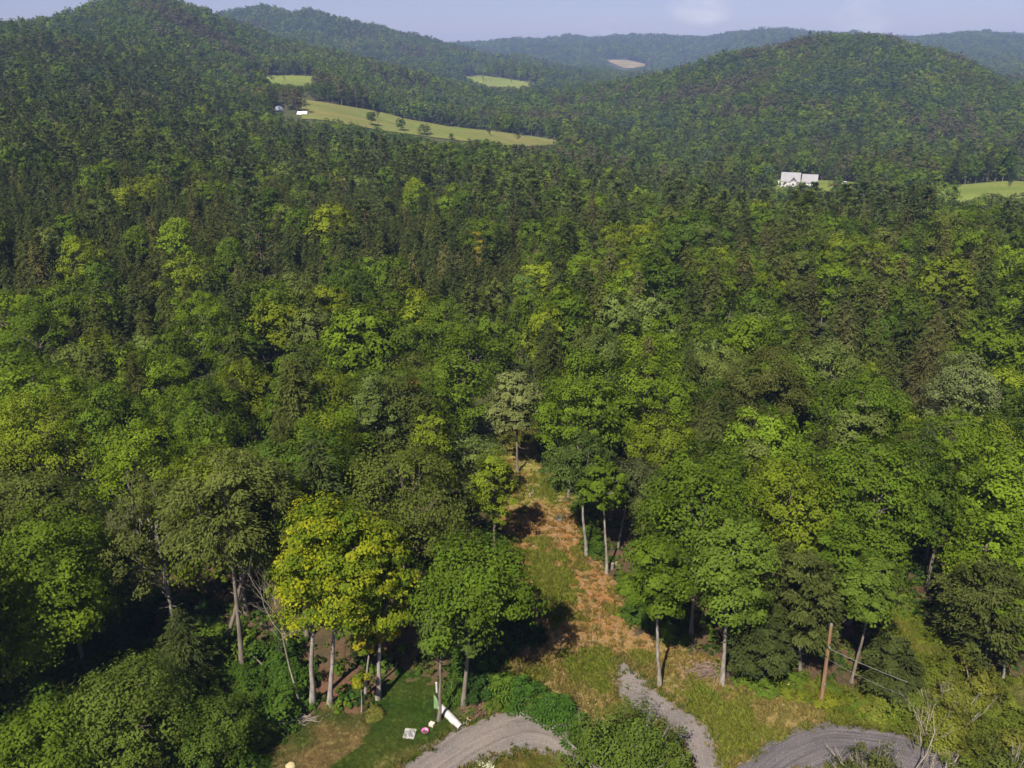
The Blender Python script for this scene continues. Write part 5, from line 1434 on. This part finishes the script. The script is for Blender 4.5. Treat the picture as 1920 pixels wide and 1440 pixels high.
def window(parent, x, y, z, w, h, panes=2):
    s = Soup(); b = 0.1
    s.box((x, y - 0.04, z + h / 2), (w + 2 * b, 0.1, b)); s.box((x, y - 0.04, z - h / 2), (w + 2 * b, 0.1, b))
    s.box((x - w / 2, y - 0.04, z), (b, 0.09, h - b)); s.box((x + w / 2, y - 0.04, z), (b, 0.09, h - b))
    f = link('window', s.mesh('window', [M_TRIM]), parent)
    for k in range(panes):
        s = Soup(); pw = (w - 0.1) / panes; s.box((x - w / 2 + 0.05 + pw * (k + 0.5), y - 0.02, z), (pw - 0.07, 0.03, h - 0.12)); link('pane', s.mesh('pane', [M_DARKW]), f)

def place(px, d, py=335, sink=0.0):
    az = sight(px, py)[0]; x, y = d * math.sin(az), d * math.cos(az)
    return (x, y, float(tz(x, y)) - sink), -az
def ground_for(px, d, ytop, height):
    """foot height of a building of known height whose ridge is seen at row ytop"""
    az, s = sight(px, ytop); return ZC + s * d - height
loc, rz = place(1482.5, 470)
z0 = ground_for(1482.5, 474, 322, 9.0); loc = (loc[0], loc[1], z0)
house = thing('house', 'white house with pale metal roof and a cross gable in the trees', 'house', loc, rz)
rf = gable(house, 9.4, 8.0, 5.0, 4.0)
s = Soup(); cx = 1.6
V = [(cx - 1.6, -4.6, -1), (cx + 1.6, -4.6, -1), (cx + 1.6, -4.6, 5.0), (cx, -4.6, 6.9), (cx - 1.6, -4.6, 5.0), (cx - 1.6, -2.4, 5.0), (cx, -2.4, 6.9), (cx + 1.6, -2.4, 5.0), (cx - 1.6, -4.0, -1), (cx + 1.6, -4.0, -1)]
s.add(V, [(0, 1, 2, 4), (4, 2, 3, 3), (0, 4, 5, 8), (1, 9, 7, 2)]); link('gable_wall', s.mesh('gable_wall', [M_WALLW]), house)
s = Soup()
for sg in (-1, 1):
    A = [(cx, -4.9, 7.02), (cx + sg * 1.95, -4.9, 4.72), (cx + sg * 1.95, -2.0, 4.72), (cx, -2.0, 7.02)]; B = [(p[0], p[1], p[2] + 0.16) for p in A]
    s.add(A + B, [(0, 1, 2, 3), (4, 7, 6, 5), (0, 4, 5, 1), (1, 5, 6, 2)])
link('gable_roof', s.mesh('gable_roof', [M_ROOFD]), house)
window(house, -2.6, -4.0, 3.9, 1.7, 1.1); window(house, cx, -4.6, 5.4, 0.8, 0.8, 1); window(house, -2.6, -4.0, 1.2, 1.9, 1.3); window(house, cx, -4.6, 3.4, 1.4, 1.3)
s = Soup(); s.box((4.0, -4.06, 1.05), (1.0, 0.08, 2.1)); dr = link('door', s.mesh('door', [M_ROOFD]), house)
s = Soup(); s.box((4.3, -4.13, 1.0), (0.08, 0.06, 0.18)); link('handle', s.mesh('handle', [M_GREYM]), dr)
s = Soup(); s.box((-5.9, -1.5, 1.6), (0.5, 0.7, 5.2)); s.box((-5.9, -1.5, 4.3), (0.7, 0.9, 0.2)); link('chimney', s.mesh('chimney', [M_TRIM]), house)
s = Soup(); s.box((-2.5, -5.2, 2.35), (4.6, 2.2, 0.14)); s.tube([(-4.6, -6.1, -1), (-4.6, -6.1, 2.3)], [0.1, 0.1], 6); s.tube([(-0.4, -6.1, -1), (-0.4, -6.1, 2.3)], [0.1, 0.1], 6); link('porch', s.mesh('porch', [M_TRIM]), house)

loc, rz = place(1518.5, 473); loc = (loc[0], loc[1], ground_for(1518.5, 476, 326, 7.0))
gar = thing('garage', 'white garage with pale metal roof beside the white house', 'garage', loc, rz)
gable(gar, 7.6, 7.0, 3.4, 3.6)
for k in (-1, 1):
    s = Soup(); s.box((k * 1.8, -3.55, 1.3), (2.6, 0.08, 2.6)); d_ = link('garage_door', s.mesh('garage_door', [M_TRIM]), gar)
    s = Soup()
    for j in range(3): s.box((k * 1.8, -3.6, 0.7 + j * 0.65), (2.5, 0.03, 0.05))
    link('door_seam', s.mesh('door_seam', [M_ROOFD]), d_)
s = Soup(); s.tube([(4.6, -3.2, -1), (4.6, -3.2, 2.6)], [0.12, 0.12], 6); s.box((4.6, -3.2, 2.7), (0.5, 0.5, 0.25)); link('lamp_post', s.mesh('lamp_post', [M_TRIM]), gar)

def car(label, px, py, d, rz, mat, pickup=False):
    az, sl = sight(px, py); x, y = d * math.sin(az), d * math.cos(az)
    t = thing('car', label, 'car', (x, y, float(tz(x, y)) + 0.55), rz)
    s = Soup(); s.box((0, 0, 0.62), (4.4, 1.8, 0.62), top=(0.96, 0.94)); s.box((0, 0, 0.36), (4.3, 1.74, 0.2)); link('body', s.mesh('body', [mat]), t)
    s = Soup(); s.box((0.2 if pickup else -0.2, 0, 1.25), (1.7 if pickup else 2.6, 1.62, 0.66), top=(0.72, 0.86)); cb = link('cabin', s.mesh('cabin', [M_DARKW]), t)
    s = Soup(); s.box((0.2 if pickup else -0.2, 0, 1.60), (1.2 if pickup else 1.85, 1.38, 0.05)); link('roof_panel', s.mesh('roof_panel', [mat]), cb)
    for a in (-1, 1):
        for b in (-1, 1):
            s = Soup(); s.tube([(a * 1.4, b * 0.80, 0.33), (a * 1.4, b * 0.95, 0.33)], [0.33, 0.33], 8); link('wheel', s.mesh('wheel', [M_BLACK]), t)
    return t
M_RED = plain('red_car_paint', (0.42, 0.07, 0.04), (0.36, 0.06, 0.035), 1, 0.4)
car('red car parked on the lawn beside the white garage', 1563, 351, 470, 0.1 - 0.35, M_RED, True)
car('white car parked next to the red car by the white garage', 1584, 351, 474, 0.05 - 0.35, M_TRIM)

# hay meadow end: a domed silo and a white roofed shed
az, sl = sight(522, 198); d = 596; x, y = d * math.sin(az), d * math.cos(az); zt = ZC + sl * d
silo = thing('silo', 'silo with a bright white dome among trees at the end of the hay meadow', 'silo', (x, y, zt - 9.0), -az)
link('cylinder_wall', lathe([(2.45, -3), (2.45, 6.1)], 24).mesh('cylinder_wall', [plain('silo_concrete', (0.24, 0.18, 0.13), (0.18, 0.13, 0.10), 0.5, 0.9)]), silo)
link('dome', lathe([(2.75, 6.0)] + [(2.75 * math.cos(a * 1.5708 / 7), 6.05 + 3.0 * math.sin(a * 1.5708 / 7)) for a in range(7)] + [(0.02, 9.05)], 24).mesh('dome', [M_BRIGHT]), silo)
s = Soup()
for k in range(5): s.add(lathe([(2.46, 0.4 + k * 1.2), (2.52, 0.45 + k * 1.2), (2.46, 0.5 + k * 1.2)], 24).v[0], lathe([(1, 0), (1, 1), (1, 2)], 24).q[0])
link('hoop', s.mesh('hoop', [M_GREYM]), silo)
az, sl = sight(567, 209); d = 588; x, y = d * math.sin(az), d * math.cos(az); zt = ZC + sl * d
shed = thing('shed', 'small white roofed shed next to the domed silo by the hay meadow', 'shed', (x, y, zt - 5.2), -az - 0.35)
gable(shed, 6.4, 6.0, 2.4, 2.7, 0.3, 0.15, M_WALLW, M_BRIGHT)
s = Soup(); s.box((0, -3.05, 1.0), (1.6, 0.08, 2.0)); link('door', s.mesh('door', [M_ROOFD]), shed)
s = Soup(); s.box((0, 0, 5.32), (7.2, 0.4, 0.12)); link('ridge_cap', s.mesh('ridge_cap', [M_ROOFD]), shed)
# a house on the farthest ridge
az, sl = sight(1252, 100); d = 3400; x, y = d * math.sin(az), d * math.cos(az)
fh = thing('house', 'tiny white house alone high on the farthest wooded ridge', 'house', (x, y, float(tz(x, y)) + 17), -az)
gable(fh, 16, 10, 6, 4.5, 0.5, 0.3, M_BRIGHT, M_BRIGHT)
s = Soup(); s.box((-3, -5.1, 3), (2, 0.3, 2)); s.box((3, -5.1, 3), (2, 0.3, 2)); link('window', s.mesh('window', [M_DARKW]), fh)

# ------------------------------------------------------------------ grass, weeds, litter
def seeds(n, box, test, seed):
    r = np.random.default_rng(seed); P = []
    while sum(len(p) for p in P) < n:
        x, y = r.uniform(box[0], box[1], n * 2), r.uniform(box[2], box[3], n * 2)
        k = test(x, y, r); P.append(np.stack([x[k], y[k]], 1))
    P = np.concatenate(P)[:n]
    return np.column_stack([P, tz(P[:, 0], P[:, 1]) + 0.05]), r
ROADS = [[(700, 1600), (752, 1440), (800, 1405), (860, 1368), (930, 1337), (985, 1325), (1035, 1334), (1075, 1362), (1125, 1405), (1240, 1600), (1140, 1600), (1090, 1450), (1045, 1420), (985, 1412), (905, 1432), (850, 1470), (790, 1600)],
         [(1330, 1600), (1378, 1442), (1430, 1400), (1490, 1370), (1560, 1356), (1630, 1362), (1720, 1380), (1790, 1402), (1830, 1450), (1860, 1600)],
         [(1158, 1236), (1154, 1300), (1190, 1335), (1268, 1385), (1310, 1480), (1340, 1600), (1400, 1600), (1352, 1440), (1332, 1368), (1262, 1318), (1190, 1258)]]
def open_ground(x, y):
    px, py, inc, lawn, bank, dry, gr = regions(x, y)
    road = np.zeros(px.shape, bool)
    for p in ROADS: road |= in_poly(px, py, p)
    return px, py, inc, lawn, bank, dry, gr, road
BLADES = [tuft(800 + i, 0.24, 9, 0.55, 0.035).mesh('tuft', [M_GRASS]) for i in range(4)]
WEEDS = [tuft(820 + i, 0.5, 16, 0.7, 0.09).mesh('weed', [M_GRASS]) for i in range(4)]
def t_lawn(x, y, r):
    px, py, inc, lawn, bank, dry, gr, road = open_ground(x, y); return lawn & ~road & ~inc
P, r = seeds(24000, (-30, 30, 38, 70), t_lawn, 1)
gc = ground_colours(P[:, 0], P[:, 1]); r1 = r.uniform(0.8, 1.35, (len(P), 1)); sc = r.uniform(0.5, 1.0, (len(P), 1)) * np.ones((1, 3))
scatter('lawn_grass', BLADES, P, r.integers(0, 4, len(P)), r.uniform(0, 6.28, len(P)), sc, gc * r1)
def t_clear(x, y, r):
    px, py, inc, lawn, bank, dry, gr, road = open_ground(x, y)
    n2 = waves(x, y, 42, 10, 2.5, 14); return inc & ~road & ((gr | (n2 > 0.75)) | (r.uniform(0, 1, len(x)) < 0.14) | ((py > 1225) & (r.uniform(0, 1, len(x)) < 0.35)))
P, r = seeds(15000, (-25, 42, 42, 118), t_clear, 2)
gc = ground_colours(P[:, 0], P[:, 1]) * 0.6 + np.array([0.13, 0.16, 0.022]) * 0.4
sc = r.uniform(0.5, 1.25, (len(P), 1)) * np.ones((1, 3))
scatter('clearing_grass', BLADES + WEEDS, P, r.integers(0, 7, len(P)), r.uniform(0, 6.28, len(P)), sc, gc * r.uniform(0.8, 1.3, (len(P), 1)))
def t_bank(x, y, r):
    px, py, inc, lawn, bank, dry, gr, road = open_ground(x, y); return bank & ~road & ~inc
P, r = seeds(15000, (14, 50, 38, 85), t_bank, 3)
gc = ground_colours(P[:, 0], P[:, 1]) * 0.5 + np.array([0.14, 0.175, 0.02]) * 0.5
sc = r.uniform(0.7, 1.7, (len(P), 1)) * np.ones((1, 3))
scatter('bank_weeds', WEEDS, P, r.integers(0, 4, len(P)), r.uniform(0, 6.28, len(P)), sc, gc * r.uniform(0.75, 1.3, (len(P), 1)))
P = []
rv = np.random.default_rng(55)
for E in EDGES:
    for q in range(1500 // 6):
        k = rv.integers(0, len(E)); P.append(E[k] + rv.normal(0, 0.38, 2))
        P.append(E[k] + rv.normal(0, 0.16, 2))
P = np.array(P); P = np.column_stack([P, tz(P[:, 0], P[:, 1]) + 0.06])
gc = np.array([[0.13, 0.14, 0.028], [0.2, 0.165, 0.06], [0.085, 0.12, 0.02]])[rv.integers(0, 3, len(P))]
scatter('verge_grass', BLADES + WEEDS, P, rv.integers(0, 6, len(P)), rv.uniform(0, 6.28, len(P)), rv.uniform(0.4, 1.1, (len(P), 1)) * np.ones((1, 3)), gc * rv.uniform(0.8, 1.2, (len(P), 1)))
# low plants on the forest floor and round the maples
LOW = [shrub(840 + i, 0.5, 0.4, nclump=9, nleaf=14, leaf=0.16, stems=1)[0].mesh('low_plant', [M_LEAF]) for i in range(4)]
def t_floor(x, y, r):
    px, py, inc, lawn, bank, dry, gr, road = open_ground(x, y)
    edge = np.exp(-(((px - 630) / 140) ** 2 + ((py - 1335) / 28) ** 2))
    return ~inc & ~lawn & ~road & ~bank & (r.uniform(0, 1, len(x)) < 0.45 + edge)
P, r = seeds(5200, (-48, 52, 36, 105), t_floor, 4)
tn = np.array([G_S, G_L, G_D, T_OLIVE])[r.integers(0, 4, len(P))]
sc = r.uniform(0.6, 2.0, (len(P), 1)) * np.ones((1, 3))
scatter('undergrowth', LOW, P, r.integers(0, 4, len(P)), r.uniform(0, 6.28, len(P)), sc, tn * r.uniform(0.8, 1.2, (len(P), 1)))
P, r = seeds(900, (-12, 2, 40, 56), lambda x, y, r: (lambda q: (np.exp(-(((q[0] - 630) / 95) ** 2 + ((q[1] - 1342) / 17) ** 2)) > 0.45))(project(x, y, 0)), 5)
sc = r.uniform(0.4, 1.0, (len(P), 1)) * np.ones((1, 3))
scatter('maple_undergrowth', LOW, P, r.integers(0, 4, len(P)), r.uniform(0, 6.28, len(P)), sc, np.array([0.135, 0.14, 0.03]) * r.uniform(0.7, 1.25, (len(P), 1)))
# cut sticks and chips over the cleared strip, stones along the path
STICK = []
for i in range(4):
    s = Soup(); r0 = np.random.default_rng(860 + i); L = 0.5
    s.tube([(-L, 0, 0.03), (0, r0.normal(0, 0.05), 0.05), (L, r0.normal(0, 0.08), 0.03)], [0.035, 0.03, 0.02], 4, cap=False); STICK.append(s.mesh('stick', [M_CUT if i % 2 else M_DEAD]))
def t_slash(x, y, r):
    px, py, inc, lawn, bank, dry, gr, road = open_ground(x, y); return inc & ~road & (~gr | (r.uniform(0, 1, len(x)) < 0.2)) & (py < 1310)
P, r = seeds(2400, (-25, 42, 42, 118), t_slash, 6)
sc = (r.uniform(0.2, 1.0, (len(P), 1)) ** 1.8 + 0.15) * np.array([[1, 0.9, 0.9]])
scatter('slash_sticks', STICK, P, r.integers(0, 4, len(P)), r.uniform(0, 6.28, len(P)), sc, np.ones((len(P), 3)) * 0.3)
FLW = [tuft(880, 0.3, 6, 0.5, 0.12).mesh('flower', [plain('white_petals', (0.7, 0.7, 0.55), (0.6, 0.6, 0.3), 8, 0.8)])]
P, r = seeds(70, (-6, 2, 44, 52), lambda x, y, r: (lambda q: (np.hypot((q[0] - 905) / 22, (q[1] - 1436) / 9) < 1))(project(x, y, 0)), 7)
scatter('white_flowers', FLW, P, np.zeros(len(P)), r.uniform(0, 6.28, len(P)), r.uniform(0.4, 0.8, (len(P), 1)) * np.ones((1, 3)), np.ones((len(P), 3)) * 0.6)

# ------------------------------------------------------------------ air
zt_, zb_ = float(TZ.max()) + 45, float(TZ.min()) - 1.5
s = Soup(); s.box((0, 0, (zt_ + zb_) / 2), (2 * R1 + 60, 2 * R1 + 60, zt_ - zb_))
m, n, l, out = new_mat('valley_haze')
pv = n.new('ShaderNodeVolumePrincipled')
pv.inputs['Color'].default_value = (0.43, 0.59, 1.0, 1); pv.inputs['Density'].default_value = HAZE_DENSITY; pv.inputs['Anisotropy'].default_value = 0.0
l.new(pv.outputs[0], out.inputs['Volume'])
link('haze', s.mesh('haze', [m]), kind='stuff')
